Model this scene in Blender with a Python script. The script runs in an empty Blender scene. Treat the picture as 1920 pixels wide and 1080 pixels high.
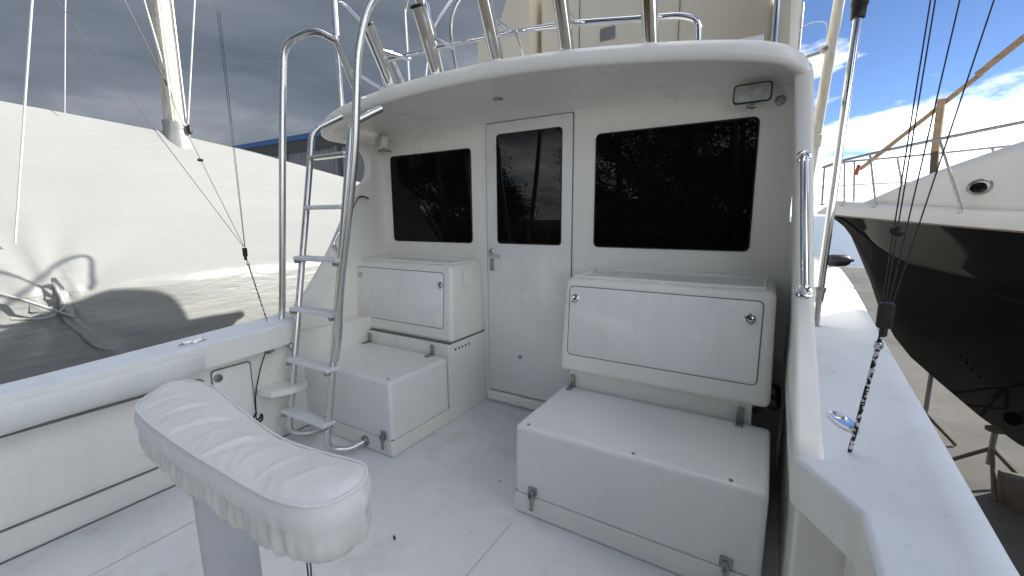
import bpy, bmesh, math, random
from mathutils import Vector, Matrix, noise
random.seed(7)
sc = bpy.context.scene
COL = sc.collection
# ------------------------------------------------------------------ camera
cd = bpy.data.cameras.new('camera'); cam = bpy.data.objects.new('camera', cd); COL.objects.link(cam)
cd.sensor_width = 36.0; cd.lens = 15.06; cd.clip_start = 0.02; cd.clip_end = 3000
rt, dn, fw = Vector((0.85549, 0.51778, -0.007)), Vector((0.0785, -0.14304, -0.9866)), Vector((-0.51184, 0.84347, -0.16302))
m = Matrix((rt, -dn, -fw)).transposed().to_4x4(); m.translation = Vector((0, 0, 1.29))
cam.matrix_world = m; sc.camera = cam
# ------------------------------------------------------------------ sky
SUN = Vector((1, 1, 0.76)).normalized()
EL = math.asin(SUN.z); AZ = math.atan2(SUN.x, SUN.y)
w = bpy.data.worlds.new('World'); sc.world = w; w.use_nodes = True
nt = w.node_tree; N = nt.nodes; L = nt.links; N.clear()
def wn(t, **k):
    n = N.new(t)
    for a, b in k.items(): setattr(n, a, b)
    return n
def wmath(op, a, b=None, clamp=False):
    n = wn('ShaderNodeMath', operation=op, use_clamp=clamp)
    for i, v in enumerate((a, b)):
        if v is None: continue
        if isinstance(v, (int, float)): n.inputs[i].default_value = v
        else: L.new(v, n.inputs[i])
    return n.outputs[0]
def wramp(src, stops):
    r = wn('ShaderNodeValToRGB'); L.new(src, r.inputs[0]); e = r.color_ramp.elements
    while len(e) < len(stops): e.new(0.5)
    for i, (p, c) in enumerate(stops): e[i].position = p; e[i].color = (c, c, c, 1) if isinstance(c, (int, float)) else (*c, 1)
    return r.outputs[0]
def wmix(f, a, b):
    n = wn('ShaderNodeMix', data_type='RGBA'); L.new(f, n.inputs[0])
    for i, v in ((6, a), (7, b)):
        if isinstance(v, tuple): n.inputs[i].default_value = (*v, 1)
        else: L.new(v, n.inputs[i])
    return n.outputs[2]
sky = wn('ShaderNodeTexSky', sky_type='NISHITA', sun_disc=False, sun_elevation=EL, sun_rotation=AZ, altitude=10, air_density=0.40, dust_density=0.0, ozone_density=3.0)
tc = wn('ShaderNodeTexCoord'); sep = wn('ShaderNodeSeparateXYZ'); L.new(tc.outputs['Generated'], sep.inputs[0])
# cloud plane coordinates: direction divided by height
zc = wmath('ADD', wmath('MAXIMUM', sep.outputs[2], 0.0), 0.16)
cx = wmath('DIVIDE', sep.outputs[0], zc); cy = wmath('DIVIDE', sep.outputs[1], zc)
comb = wn('ShaderNodeCombineXYZ'); L.new(cx, comb.inputs[0]); L.new(cy, comb.inputs[1])
def wnoise(vec, scale, detail, rough=0.55, off=(0, 0, 0), dist=0.0):
    mp = wn('ShaderNodeMapping'); L.new(vec, mp.inputs[0]); mp.inputs[1].default_value = off
    n = wn('ShaderNodeTexNoise'); L.new(mp.outputs[0], n.inputs['Vector'])
    n.inputs['Scale'].default_value = scale; n.inputs['Detail'].default_value = detail; n.inputs['Roughness'].default_value = rough; n.inputs['Distortion'].default_value = dist
    return n.outputs[0]
OFFX, OFFY = 66.2, 21.9
# small fair-weather clouds, thick towards the horizon
n1 = wnoise(comb.outputs[0], 0.62, 9, 0.60, (OFFX, OFFY, 0), 0.25)
low = wramp(sep.outputs[2], [(0.0, 0.17), (0.12, 0.14), (0.30, 0.05), (0.6, 0.0)])
cov = wramp(wmath('ADD', n1, low), [(0.53, 0.0), (0.62, 1.0)])
shade = wramp(wnoise(comb.outputs[0], 1.7, 6, 0.6, (5, 1, 0)), [(0.34, (5.6, 6.1, 6.9)), (0.52, (12.0, 12.3, 12.6)), (0.68, (20.0, 20.0, 19.6))])
c1 = wmix(cov, sky.outputs[0], shade)
# a grey rain cloud deck over the port side of the sky
dk = wmath('MULTIPLY', sep.outputs[0], -0.75)
dk = wmath('ADD', dk, wmath('MULTIPLY', wmath('MINIMUM', sep.outputs[2], 0.25), 1.6))
dk = wmath('ADD', dk, wmath('MULTIPLY', wnoise(comb.outputs[0], 0.55, 6, 0.55, (1.0, 4.0, 0), 0.4), 0.55))
dmask = wramp(dk, [(0.86, 0.0), (1.0, 1.0)])
dcol = wramp(wnoise(comb.outputs[0], 0.9, 7, 0.55, (8, 3, 0), 0.5), [(0.3, (0.62, 0.76, 1.0)), (0.5, (1.05, 1.2, 1.46)), (0.72, (2.1, 2.25, 2.5))])
c2 = wmix(dmask, c1, dcol)
bg = wn('ShaderNodeBackground'); L.new(c2, bg.inputs[0]); bg.inputs[1].default_value = 0.05
out = wn('ShaderNodeOutputWorld'); L.new(bg.outputs[0], out.inputs[0])
# ------------------------------------------------------------------ sun
sl = bpy.data.lights.new('sun', 'SUN'); sl.energy = 2.0; sl.angle = math.radians(0.55); sl.color = (1.0, 0.955, 0.88)
so = bpy.data.objects.new('sun', sl); COL.objects.link(so); so.rotation_euler = (-SUN).to_track_quat('-Z', 'Y').to_euler(); so.location = SUN * 60
sc.view_settings.view_transform = 'Standard'; sc.view_settings.look = 'None'; sc.view_settings.gamma = 1.0
sc.view_settings.use_curve_mapping = False; sc.view_settings.exposure = 2.02
sc.render.engine = 'CYCLES'

# ------------------------------------------------------------------ materials
def mat(name, col, rough=0.5, metal=0.0, spec=0.5, var=0.0, vscale=3.0, col2=None, bump=0.0, bscale=60.0, coat=0.0, trans=0.0, bdetail=3.0, rvar=0.0, stretch=None, bdist=0.01):
    mt = bpy.data.materials.new(name); mt.use_nodes = True
    t = mt.node_tree; p = t.nodes['Principled BSDF']
    p.inputs['Base Color'].default_value = (*col, 1); p.inputs['Roughness'].default_value = rough; p.inputs['Metallic'].default_value = metal
    p.inputs['Specular IOR Level'].default_value = spec; p.inputs['Coat Weight'].default_value = coat; p.inputs['Coat Roughness'].default_value = 0.08
    tcn = t.nodes.new('ShaderNodeTexCoord'); vec = tcn.outputs['Object']
    if stretch:
        mp = t.nodes.new('ShaderNodeMapping'); mp.inputs['Scale'].default_value = stretch; t.links.new(vec, mp.inputs[0]); vec = mp.outputs[0]
    def nz(s, d):
        n = t.nodes.new('ShaderNodeTexNoise'); n.inputs['Scale'].default_value = s; n.inputs['Detail'].default_value = d; n.inputs['Roughness'].default_value = 0.6
        t.links.new(vec, n.inputs['Vector']); return n.outputs[0]
    if var or col2:
        r = t.nodes.new('ShaderNodeValToRGB'); t.links.new(nz(vscale, 6), r.inputs[0])
        c2_ = col2 or tuple(c * (1 - var) for c in col)
        r.color_ramp.elements[0].position = 0.32; r.color_ramp.elements[0].color = (*c2_, 1)
        r.color_ramp.elements[1].position = 0.62; r.color_ramp.elements[1].color = (*col, 1)
        t.links.new(r.outputs[0], p.inputs['Base Color'])
    if rvar:
        mr = t.nodes.new('ShaderNodeMapRange'); t.links.new(nz(vscale * 2.3, 5), mr.inputs[0])
        mr.inputs[1].default_value = .3; mr.inputs[2].default_value = .7; mr.inputs[3].default_value = max(0.02, rough - rvar); mr.inputs[4].default_value = rough + rvar
        t.links.new(mr.outputs[0], p.inputs['Roughness'])
    if bump:
        b = t.nodes.new('ShaderNodeBump'); b.inputs['Strength'].default_value = bump; b.inputs['Distance'].default_value = bdist
        t.links.new(nz(bscale, bdetail), b.inputs['Height']); t.links.new(b.outputs[0], p.inputs['Normal'])
    return mt
GEL = mat('gelcoat', (0.86, 0.84, 0.775), 0.30, var=0.015, vscale=1.1, rvar=0.05, bump=0.012, bscale=4)
GELW = mat('gelcoat_door_white', (0.855, 0.845, 0.81), 0.24, var=0.04, vscale=2.0, rvar=0.07, bump=0.02, bscale=6)
def nonskid(name, col):
    mt = mat(name, col, 0.62, var=0.07, vscale=2.2, bump=0.35, bscale=420, bdist=0.002)
    t = mt.node_tree; p = t.nodes['Principled BSDF']; src = p.inputs['Base Color'].links[0].from_socket
    tcn = t.nodes.new('ShaderNodeTexCoord')
    n = t.nodes.new('ShaderNodeTexNoise'); n.inputs['Scale'].default_value = 34; n.inputs['Detail'].default_value = 4; t.links.new(tcn.outputs['Object'], n.inputs['Vector'])
    r = t.nodes.new('ShaderNodeValToRGB'); r.color_ramp.elements[0].position = 0.70; r.color_ramp.elements[1].position = 0.78
    r.color_ramp.elements[0].color = (0, 0, 0, 1); r.color_ramp.elements[1].color = (0.5, 0.5, 0.5, 1); t.links.new(n.outputs[0], r.inputs[0])
    mx = t.nodes.new('ShaderNodeMix'); mx.data_type = 'RGBA'; t.links.new(r.outputs[0], mx.inputs[0]); t.links.new(src, mx.inputs[6]); mx.inputs[7].default_value = (0.34, 0.31, 0.26, 1)
    t.links.new(mx.outputs[2], p.inputs['Base Color']); return mt
def wear(mt, col, amt, stretch, scale):
    t = mt.node_tree; p = t.nodes['Principled BSDF']; src = p.inputs['Base Color'].links[0].from_socket
    tcn = t.nodes.new('ShaderNodeTexCoord'); mp = t.nodes.new('ShaderNodeMapping'); mp.inputs['Scale'].default_value = stretch; t.links.new(tcn.outputs['Object'], mp.inputs[0])
    n = t.nodes.new('ShaderNodeTexNoise'); n.inputs['Scale'].default_value = scale; n.inputs['Detail'].default_value = 8; n.inputs['Roughness'].default_value = .7; t.links.new(mp.outputs[0], n.inputs['Vector'])
    r = t.nodes.new('ShaderNodeValToRGB'); r.color_ramp.elements[0].position = .52; r.color_ramp.elements[1].position = .80; r.color_ramp.elements[0].color = (0, 0, 0, 1); r.color_ramp.elements[1].color = (amt, amt, amt, 1); t.links.new(n.outputs[0], r.inputs[0])
    mx = t.nodes.new('ShaderNodeMix'); mx.data_type = 'RGBA'; t.links.new(r.outputs[0], mx.inputs[0]); t.links.new(src, mx.inputs[6]); mx.inputs[7].default_value = (*col, 1); t.links.new(mx.outputs[2], p.inputs['Base Color'])
wear(GEL, (.60, .56, .46), .22, (5, 5, .7), 1.6)
wear(GELW, (.60, .55, .42), .35, (6, 6, .8), 1.8)
LID = mat('lid_gelcoat', (0.84, 0.835, 0.80), 0.34, var=0.03, vscale=2.5, bump=0.18, bscale=240, bdist=0.0015)
wear(LID, (.60, .57, .49), .18, (3, 3, 3), 2.2)
SOLE = nonskid('nonskid_sole', (0.82, 0.825, 0.82))
DECK = nonskid('nonskid_deck', (0.79, 0.815, 0.85))
wear(SOLE, (.50, .45, .36), .7, (1, 1, 1), 3.5)
wear(DECK, (.55, .51, .42), .35, (1, 1, 1), 4.0)
SEAM = mat('seam_dark', (0.20, 0.19, 0.17), 0.8, var=0.3, vscale=20)
CHROME = mat('polished_stainless', (0.78, 0.78, 0.78), 0.06, 1.0)
ALU = mat('satin_aluminium', (0.66, 0.66, 0.65), 0.26, 1.0)
DULL = mat('weathered_metal', (0.42, 0.42, 0.41), 0.38, 1.0, var=0.35, vscale=40, rvar=0.1)
GLASS = mat('tinted_glass', (0.004, 0.004, 0.004), 0.012, spec=0.15)
BLACK = mat('black_plastic', (0.012, 0.012, 0.013), 0.45, var=0.3, vscale=30)
TAN = mat('tan_panel', (0.80, 0.73, 0.59), 0.45, var=0.08, vscale=1.6, bump=0.03, bscale=9)
STEP = mat('step_white', (0.78, 0.79, 0.80), 0.5, var=0.08, vscale=12, bump=0.15, bscale=160, bdist=0.003)
FABRIC = mat('white_canvas', (0.80, 0.79, 0.76), 0.9, spec=0.2, var=0.08, vscale=5, bump=0.25, bscale=320, bdist=0.0015)
SKIRT = mat('canvas_skirt', (0.75, 0.73, 0.68), 0.9, spec=0.2, var=0.2, vscale=9, bump=0.25, bscale=320, bdist=0.0015)
VINYL = mat('bolster_vinyl', (0.75, 0.76, 0.73), 0.38, var=0.08, vscale=4, bump=0.06, bscale=26)
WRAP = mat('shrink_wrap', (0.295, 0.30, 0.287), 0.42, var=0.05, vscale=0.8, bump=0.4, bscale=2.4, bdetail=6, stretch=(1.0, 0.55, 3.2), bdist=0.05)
HULLBK = mat('black_hull_paint', (0.005, 0.005, 0.006), 0.07, spec=0.20, bump=0.02, bscale=1.5)
NBW = mat('neighbour_white', (0.72, 0.71, 0.69), 0.3, var=0.06, vscale=1.5)
WOOD = mat('pine_timber', (0.46, 0.33, 0.20), 0.75, var=0.35, vscale=3, stretch=(1, 1, 9), bump=0.2, bscale=40)
WOODD = mat('dark_timber', (0.10, 0.075, 0.05), 0.7, var=0.3, vscale=8)  # darker brown timber, for stands, blocks and the foot of the post
PAINTMAST = mat('mast_paint', (0.72, 0.69, 0.60), 0.4, col2=(0.40, 0.35, 0.27), vscale=5, stretch=(5, 5, 0.6))
LENS = mat('lamp_lens', (0.50, 0.52, 0.50), 0.15, spec=0.6, var=0.3, vscale=30, bump=0.3, bscale=90, bdist=0.003)
GASKET = mat('rubber_gasket', (0.02, 0.02, 0.02), 0.6)
WIRE = mat('steel_wire', (0.50, 0.50, 0.50), 0.35, 0.9)
WIREW = mat('white_rope', (0.70, 0.70, 0.68), 0.7)
MONO = mat('dark_line', (0.03, 0.032, 0.045), 0.5)
RED = mat('red_tape', (0.45, 0.05, 0.04), 0.6)
RUST = mat('rust_stain', (0.30, 0.12, 0.03), 0.8, var=0.5, vscale=9)
LEAF = mat('dead_leaf', (0.07, 0.05, 0.035), 0.8, var=0.4, vscale=60)
# rope with a black and white braid
def braid():
    mt = mat('braided_cord', (0.02, 0.02, 0.02), 0.8); t = mt.node_tree; p = t.nodes['Principled BSDF']
    tcn = t.nodes.new('ShaderNodeTexCoord'); v = t.nodes.new('ShaderNodeTexVoronoi'); v.inputs['Scale'].default_value = 170; t.links.new(tcn.outputs['Object'], v.inputs['Vector'])
    r = t.nodes.new('ShaderNodeValToRGB'); r.color_ramp.interpolation = 'CONSTANT'; r.color_ramp.elements[0].color = (0.012, 0.012, 0.014, 1); r.color_ramp.elements[1].position = 0.62; r.color_ramp.elements[1].color = (0.6, 0.6, 0.6, 1)
    s = t.nodes.new('ShaderNodeSeparateColor'); t.links.new(v.outputs['Color'], s.inputs[0]); t.links.new(s.outputs[0], r.inputs[0]); t.links.new(r.outputs[0], p.inputs['Base Color']); return mt
BRAID = braid()

# ------------------------------------------------------------------ mesh helpers
def V(*a): return Vector(a)
class MB:
    def __init__(s): s.bm = bmesh.new()
    def box(s, x0, x1, y0, y1, z0, z1, bev=0.0, seg=3, taper=None, edges=None):
        b = bmesh.new(); bmesh.ops.create_cube(b, size=1)
        for v in b.verts:
            fx, fy, fz = v.co.x + .5, v.co.y + .5, v.co.z + .5
            v.co = V(x0 + (x1 - x0) * fx, y0 + (y1 - y0) * fy, z0 + (z1 - z0) * fz)
        if taper: 
            for v in b.verts: v.co = taper(v.co)
        if bev: bmesh.ops.bevel(b, geom=[e for e in b.edges if edges is None or edges(e.verts[0].co, e.verts[1].co)], offset=bev, segments=seg, profile=0.5, affect='EDGES')
        s._add(b); return s
    def _add(s, b):
        me = bpy.data.meshes.new('tmp'); b.to_mesh(me); b.free(); s.bm.from_mesh(me); bpy.data.meshes.remove(me)
    def poly(s, verts, faces):
        vs = [s.bm.verts.new(v) for v in verts]
        for f in faces:
            try: s.bm.faces.new([vs[i] for i in f])
            except ValueError: pass
        return s
    def grid(s, rows, closed=False, capends=False):
        n = len(rows[0]); vs = [[s.bm.verts.new(p) for p in r] for r in rows]
        for i in range(len(rows) - 1):
            for j in range(n if closed else n - 1):
                k = (j + 1) % n
                try: s.bm.faces.new((vs[i][j], vs[i][k], vs[i + 1][k], vs[i + 1][j]))
                except ValueError: pass
        if capends:
            for r in (vs[0][::-1], vs[-1]):
                try: s.bm.faces.new(r)
                except ValueError: pass
        return s
    def tube(s, path, r, n=12, cap=True, closed=False, r2=None):
        P = [Vector(p) for p in path]; rows = []; up = None
        for i, p in enumerate(P):
            a = P[i - 1] if i else (P[-1] if closed else P[0]); b = P[i + 1] if i < len(P) - 1 else (P[0] if closed else P[-1])
            t = (b - a).normalized()
            if up is None: up = t.orthogonal().normalized()
            up = (up - t * up.dot(t)).normalized(); sd = t.cross(up)
            rr = r if r2 is None else r + (r2 - r) * i / (len(P) - 1)
            rows.append([p + (up * math.cos(k * 2 * math.pi / n) + sd * math.sin(k * 2 * math.pi / n)) * rr for k in range(n)])
        if closed: rows.append(rows[0])
        s.grid(rows, closed=True, capends=cap and not closed); return s
    def rrect(s, origin, ux, uy, w, h, rad, depth, seg=5, bev=0.0):
        # rounded rectangle slab: centre origin on the back face, thickness along ux x uy
        ux = Vector(ux).normalized(); uy = Vector(uy).normalized(); un = ux.cross(uy); o = Vector(origin); pts = []
        for cxs, cys, a0 in ((1, 1, 0), (-1, 1, 90), (-1, -1, 180), (1, -1, 270)):
            for k in range(seg + 1):
                a = math.radians(a0 + 90 * k / seg)
                pts.append((cxs * (w / 2 - rad) + rad * math.cos(a), cys * (h / 2 - rad) + rad * math.sin(a)))
        def ring(dz, ins): return [o + ux * (x * (1 - 2 * ins / w)) + uy * (y * (1 - 2 * ins / h)) + un * dz for x, y in pts]
        rows = [ring(0, 0), ring(depth - bev, 0)] + ([ring(depth, bev)] if bev else [])
        s.grid(rows, closed=True, capends=True); return s
    def lathe(s, origin, axis, prof, n=20):
        ax = Vector(axis).normalized(); u = ax.orthogonal().normalized(); v = ax.cross(u); o = Vector(origin)
        rows = [[o + ax * h + (u * math.cos(2 * math.pi * k / n) + v * math.sin(2 * math.pi * k / n)) * max(r, 1e-4) for k in range(n)] for r, h in prof]
        s.grid(rows, closed=True, capends=True); return s
    def prism(s, pts, d):
        d = Vector(d); a = [Vector(p) for p in pts]; s.grid([a, [p + d for p in a]], closed=True, capends=True); return s
    def ob(s, name, mt, parent=None, smooth=38, wn_=False):
        bmesh.ops.recalc_face_normals(s.bm, faces=list(s.bm.faces))
        me = bpy.data.meshes.new(name); s.bm.to_mesh(me); s.bm.free(); me.materials.append(mt)
        if smooth:
            me.polygons.foreach_set('use_smooth', [True] * len(me.polygons)); me.set_sharp_from_angle(angle=math.radians(smooth))
        o = bpy.data.objects.new(name, me); COL.objects.link(o)
        if wn_: mod = o.modifiers.new('wn', 'WEIGHTED_NORMAL'); mod.keep_sharp = True
        if parent: o.parent = parent; o.matrix_parent_inverse = parent.matrix_world.inverted()
        return o
def tag(o, label=None, cat=None, group=None, kind=None):
    if label: o['label'] = label
    if cat: o['category'] = cat
    if group: o['group'] = group
    if kind: o['kind'] = kind
    return o
def thing(name, loc, label, cat, group=None):
    o = bpy.data.objects.new(name, None); o.empty_display_size = 0.1; COL.objects.link(o); o.location = loc
    o.matrix_world = Matrix.Translation(loc); return tag(o, label, cat, group)
def smoothpath(P, n=6):
    P = [Vector(p) for p in P]; out_ = []
    for i in range(len(P) - 1):
        p0 = P[max(i - 1, 0)]; p1 = P[i]; p2 = P[i + 1]; p3 = P[min(i + 2, len(P) - 1)]
        for k in range(n):
            t = k / n
            out_.append(0.5 * ((2 * p1) + (p2 - p0) * t + (2 * p0 - 5 * p1 + 4 * p2 - p3) * t * t + (3 * p1 - p0 - 3 * p2 + p3) * t ** 3))
    return out_ + [P[-1]]
def fillet(P, rad, n=6):
    # polyline with rounded corners
    P = [Vector(p) for p in P]; o = [P[0]]
    for i in range(1, len(P) - 1):
        a = (P[i - 1] - P[i]); b = (P[i + 1] - P[i]); r = min(rad, a.length * .48, b.length * .48)
        s0 = P[i] + a.normalized() * r; s1 = P[i] + b.normalized() * r
        for k in range(n + 1):
            t = k / n; o.append(s0 * (1 - t) ** 2 + P[i] * 2 * t * (1 - t) + s1 * t * t)
    return o + [P[-1]]
def lerp(a, b, t): return a + (b - a) * t
def interp(tab, x):
    if x <= tab[0][0]: return tab[0][1]
    for (a, va), (b, vb) in zip(tab, tab[1:]):
        if x <= b: return lerp(va, vb, (x - a) / (b - a))
    return tab[-1][1]
def sinterp(tab, x):
    # smooth table lookup
    h = 0.25
    return (interp(tab, x - h) + 2 * interp(tab, x) + interp(tab, x + h)) / 4

# ================================================================== SETTING
GZ = -1.8
def ground_mat():
    mt = mat('yard_ground', (0.125, 0.117, 0.102), 0.9, col2=(0.06, 0.058, 0.054), vscale=0.7, bump=0.5, bscale=45, bdetail=8, bdist=0.02)
    return mt
g = MB(); n = 40
g.grid([[V(lerp(-400, 400, (i / n)), lerp(-400, 32, j / n), GZ) for i in range(n + 1)] for j in range(n + 1)])
tag(g.ob('ground', ground_mat()), kind='structure')
WATER = mat('water', (0.07, 0.10, 0.13), 0.30, spec=0.22, bump=0.5, bscale=0.9, bdetail=6, bdist=0.15)
g = MB(); g.grid([[V(x, y, GZ - 0.25) for x in (-1500, 0, 1500)] for y in (31.5, 400, 1800)])
tag(g.ob('water', WATER), kind='structure')
g = MB(); g.grid([[V(x, 32, GZ + 0.01), V(x, 32.3, GZ + 0.01), V(x, 32.35, GZ - 0.8)] for x in range(-120, 121, 8)])
tag(g.ob('quay_edge', mat('quay_stone', (0.32, 0.30, 0.27), 0.9, var=0.3)), kind='structure')
MARSH = mat('marsh_grass', (0.28, 0.15, 0.04), 0.95, col2=(0.14, 0.08, 0.025), vscale=1.2)
g = MB()
for i in range(14000):
    x = random.uniform(-30, 3); y = random.uniform(-26, -14); h = random.uniform(1.5, 2.7); a = random.uniform(0, math.pi); dx, dy = math.cos(a) * .06, math.sin(a) * .06
    g.poly([V(x - dx, y - dy, GZ), V(x + dx, y + dy, GZ), V(x + random.uniform(-.2, .2), y + random.uniform(-.2, .2), GZ + h)], [(0, 1, 2)])
tag(g.ob('marsh_grass', MARSH, smooth=0), 'tall rust coloured reeds in the marsh astern', 'grass', kind='stuff')

# ================================================================== THE BOAT WE STAND ON
boat = thing('sport_fishing_boat', V(-1.2, 2.4, 0), 'white sport fishing boat with dark cabin windows, seen from its own cockpit', 'boat')
def gz(y): return 0.66 + 0.03 * y if y < 6 else 0.84 + 0.07 * (y - 6)
STB_OUT = [(-1.3, 0.36), (0.0, 0.375), (1.0, 0.398), (1.5, 0.42), (2.7, 0.47), (4.0, 0.53), (5.0, 0.55), (6.2, 0.42), (7.4, 0.02), (8.4, -0.62), (9.1, -1.15)]
PRT_OUT = [(-1.3, -2.42), (0.3, -2.46), (0.9, -2.52), (1.3, -2.56), (2.6, -2.72), (4.0, -2.86), (5.0, -2.88), (6.2, -2.74), (7.4, -2.32), (8.4, -1.70), (9.1, -1.17)]
YS = [-1.3 + 10.4 * i / 80 for i in range(81)]
# hull skin
for tab, sgn in ((STB_OUT, 1), (PRT_OUT, -1)):
    rows = []
    for y in YS:
        x = sinterp(tab, y) if y < 9.05 else interp(tab, y); z = gz(y); k = 1 - max(0, (y - 5) / 4.1) ** 2
        cx_ = -1.16
        rows.append([V(x + sgn * .012, y, z - 0.02), V(x + sgn * .03, y, z - .07), V(x + sgn * .03, y, z - .10), V(x, y, z - .13), V(lerp(cx_, x, 1.0 if y < 2.5 else .96), y, z - .55), V(lerp(cx_, x, .99 * k), y, -.42 + .25 * (1 - k)), V(lerp(cx_, x, .6 * k), y, -.75 + .4 * (1 - k)), V(cx_, y, -.95 + .8 * (1 - k))])
    MB().grid(rows).ob('hull', GEL, boat)
# transom
z0 = gz(-1.3)
MB().box(-2.42, .36, -1.42, -1.28, -.7, z0 - .03, .02).ob('transom', GEL, boat, wn_=True)
# cockpit sole with its hatch seams
MB().box(-2.44, 0.32, -1.29, 2.42, -0.05, 0.0).ob('cockpit_sole', SOLE, boat)
for (xa, ya, xb, yb) in ((-2.05, -1.2, -2.05, 1.35), (-.86, -1.2, -.86, 1.40)):
    q = MB(); q.prism([V(xa - .003, ya, .0012), V(xa + .003, ya, .0012), V(xb + .003, yb, .0012), V(xb - .003, yb, .0012)], V(0, 0, .0006)); q.ob('deck_seam', mat('seam_soft', (.62, .61, .58), .8), boat)
# liners (recessed below the coamings) and their seams
XPL = -2.42; XSL = 0.29
MB().box(XPL - .05, XPL, -1.29, 2.42, -.02, .60).ob('cockpit_liner', GEL, boat)
MB().box(XSL, XSL + .05, -1.29, 2.42, -.02, .60).ob('cockpit_liner', GEL, boat)
MB().rrect(V(XPL, .10, .31), V(0, 1, 0), V(0, 0, 1), 1.72, .375, .03, .0055).ob('liner_gap', SEAM, boat)
MB().rrect(V(XPL, .10, .31), V(0, 1, 0), V(0, 0, 1), 1.708, .353, .028, .0075, bev=.002).ob('liner_panel', GEL, boat)
MB().rrect(V(XPL, 1.09, .335), V(0, 1, 0), V(0, 0, 1), .20, .372, .02, .0055).ob('liner_gap', SEAM, boat)
MB().rrect(V(XPL, 1.09, .335), V(0, 1, 0), V(0, 0, 1), .188, .358, .018, .0075, bev=.002).ob('liner_panel', GEL, boat)
MB().lathe(V(XPL + .0075, 1.02, .475), V(1, 0, 0), [(.022, 0), (.022, .006), (.012, .008), (.011, .003)]).ob('panel_latch', DULL, boat)
MB().box(XPL + .001, XPL + .007, -1.27, 1.5, 0.0, .005).ob('floor_seam', SEAM, boat)
# gunwale caps : inner edge steps in beside the cabin wings
def inner_s(y): return interp([(-1.3, .20), (1.05, .20), (1.21, .09), (2.5, .09)], y)
def inner_p(y): return interp([(-1.3, -2.32), (1.3, -2.34), (1.42, -2.36), (1.5, -2.50), (2.5, -2.66)], y)
ysg = [-1.3, -.6, 0, .4, .8, 1.0, 1.05, 1.13, 1.21, 1.3, 1.42, 1.5, 1.8, 2.1, 2.45]
for tab, inn, sg in ((STB_OUT, inner_s, 1), (PRT_OUT, inner_p, -1)):
    rows = []; fas = []
    for y in ysg:
        xo = interp(tab, y); xi = inn(y); z = gz(y)
        fas.append([V(xi, y, z - .125), V(xi, y, z - .012)])
        rows.append([V(xi, y, z - .012), V(xi + sg * .004, y, z - .004), V(xi + sg * .014, y, z), V(xo - sg * .075, y, z), V(xo - sg * .06, y, z + .010), V(xo - sg * .02, y, z + .012), V(xo, y, z + .004), V(xo + sg * .012, y, z - .02)])
    gw = MB().grid(rows).ob('gunwale', DECK, boat, smooth=50)
    MB().grid(fas).ob('fascia', GEL, gw)
    rows = [[V(inn(y), y, gz(y) - .125), V(XSL + .02 if sg > 0 else XPL - .02, y, gz(y) - .125)] for y in ysg]
    MB().grid(rows).ob('gunwale_underside', GEL, boat)
# side decks and foredeck forward of the bulkhead
fy = [2.45 + 6.6 * i / 40 for i in range(41)]
rows = []
for y in fy:
    a, b, z = sinterp(PRT_OUT, y), sinterp(STB_OUT, y), gz(y)
    r = [V(a - .012, y, z - .02), V(a, y, z + .004), V(a + .03, y, z + .012), V(a + .06, y, z + .01), V(a + .075, y, z)]
    r += [V(lerp(a + .075, b - .075, t), y, z + .10 * math.sin(math.pi * t) * min(1, max(0, (y - 4.5) / 1.5))) for t in (.15, .35, .5, .65, .85)]
    r += [V(b - .075, y, z), V(b - .06, y, z + .01), V(b - .03, y, z + .012), V(b, y, z + .004), V(b + .012, y, z - .02)]
    rows.append(r)
MB().grid(rows).ob('foredeck', DECK, boat, smooth=50)
# padded bolster under the port coaming
rows = []
for i in range(40):
    y = lerp(-1.2, .93, i / 39); e = min(1, (39 - i) / 2.0); z = gz(y)
    rr = [(0, -.03), (.035, -.028), (.052, -.05), (.056, -.09), (.045, -.128), (.02, -.14), (0, -.138)]
    rows.append([V(-2.335 + a * (0.35 + .65 * e) + .002 * noise.noise(V(y * 9, a * 30, 0)), y, z - .085 + (b + .085) * (.75 + .25 * e)) for a, b in rr])
MB().grid(rows, capends=True).ob('coaming_bolster', VINYL, boat, smooth=60)
# hawse plates on the coamings
for (x, y, ang) in ((.212, 1.47, 20), (-2.41, .93, 0)):
    h = bpy.data.objects.new('hawse_plate', None)
    q = MB(); ang = math.radians(ang); pts = []
    for k in range(28):
        t = 2 * math.pi * k / 28; a, b = .026 * math.cos(t), .062 * math.sin(t)
        pts.append((a * math.cos(ang) - b * math.sin(ang), a * math.sin(ang) + b * math.cos(ang)))
    z = gz(y)
    q.grid([[V(x + a, y + b, z + .001) for a, b in pts], [V(x + a, y + b, z + .006) for a, b in pts], [V(x + a * .85, y + b * .92, z + .010) for a, b in pts]], closed=True, capends=True)
    p = q.ob('hawse_plate', CHROME, boat)
    for s in (-.045, 0, .045): MB().lathe(V(x - math.sin(ang) * s, y + math.cos(ang) * s, z + .0095), V(0, 0, 1), [(.005, 0), (.005, .002), (.002, .003)], 10).ob('screw', DULL, p)

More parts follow.
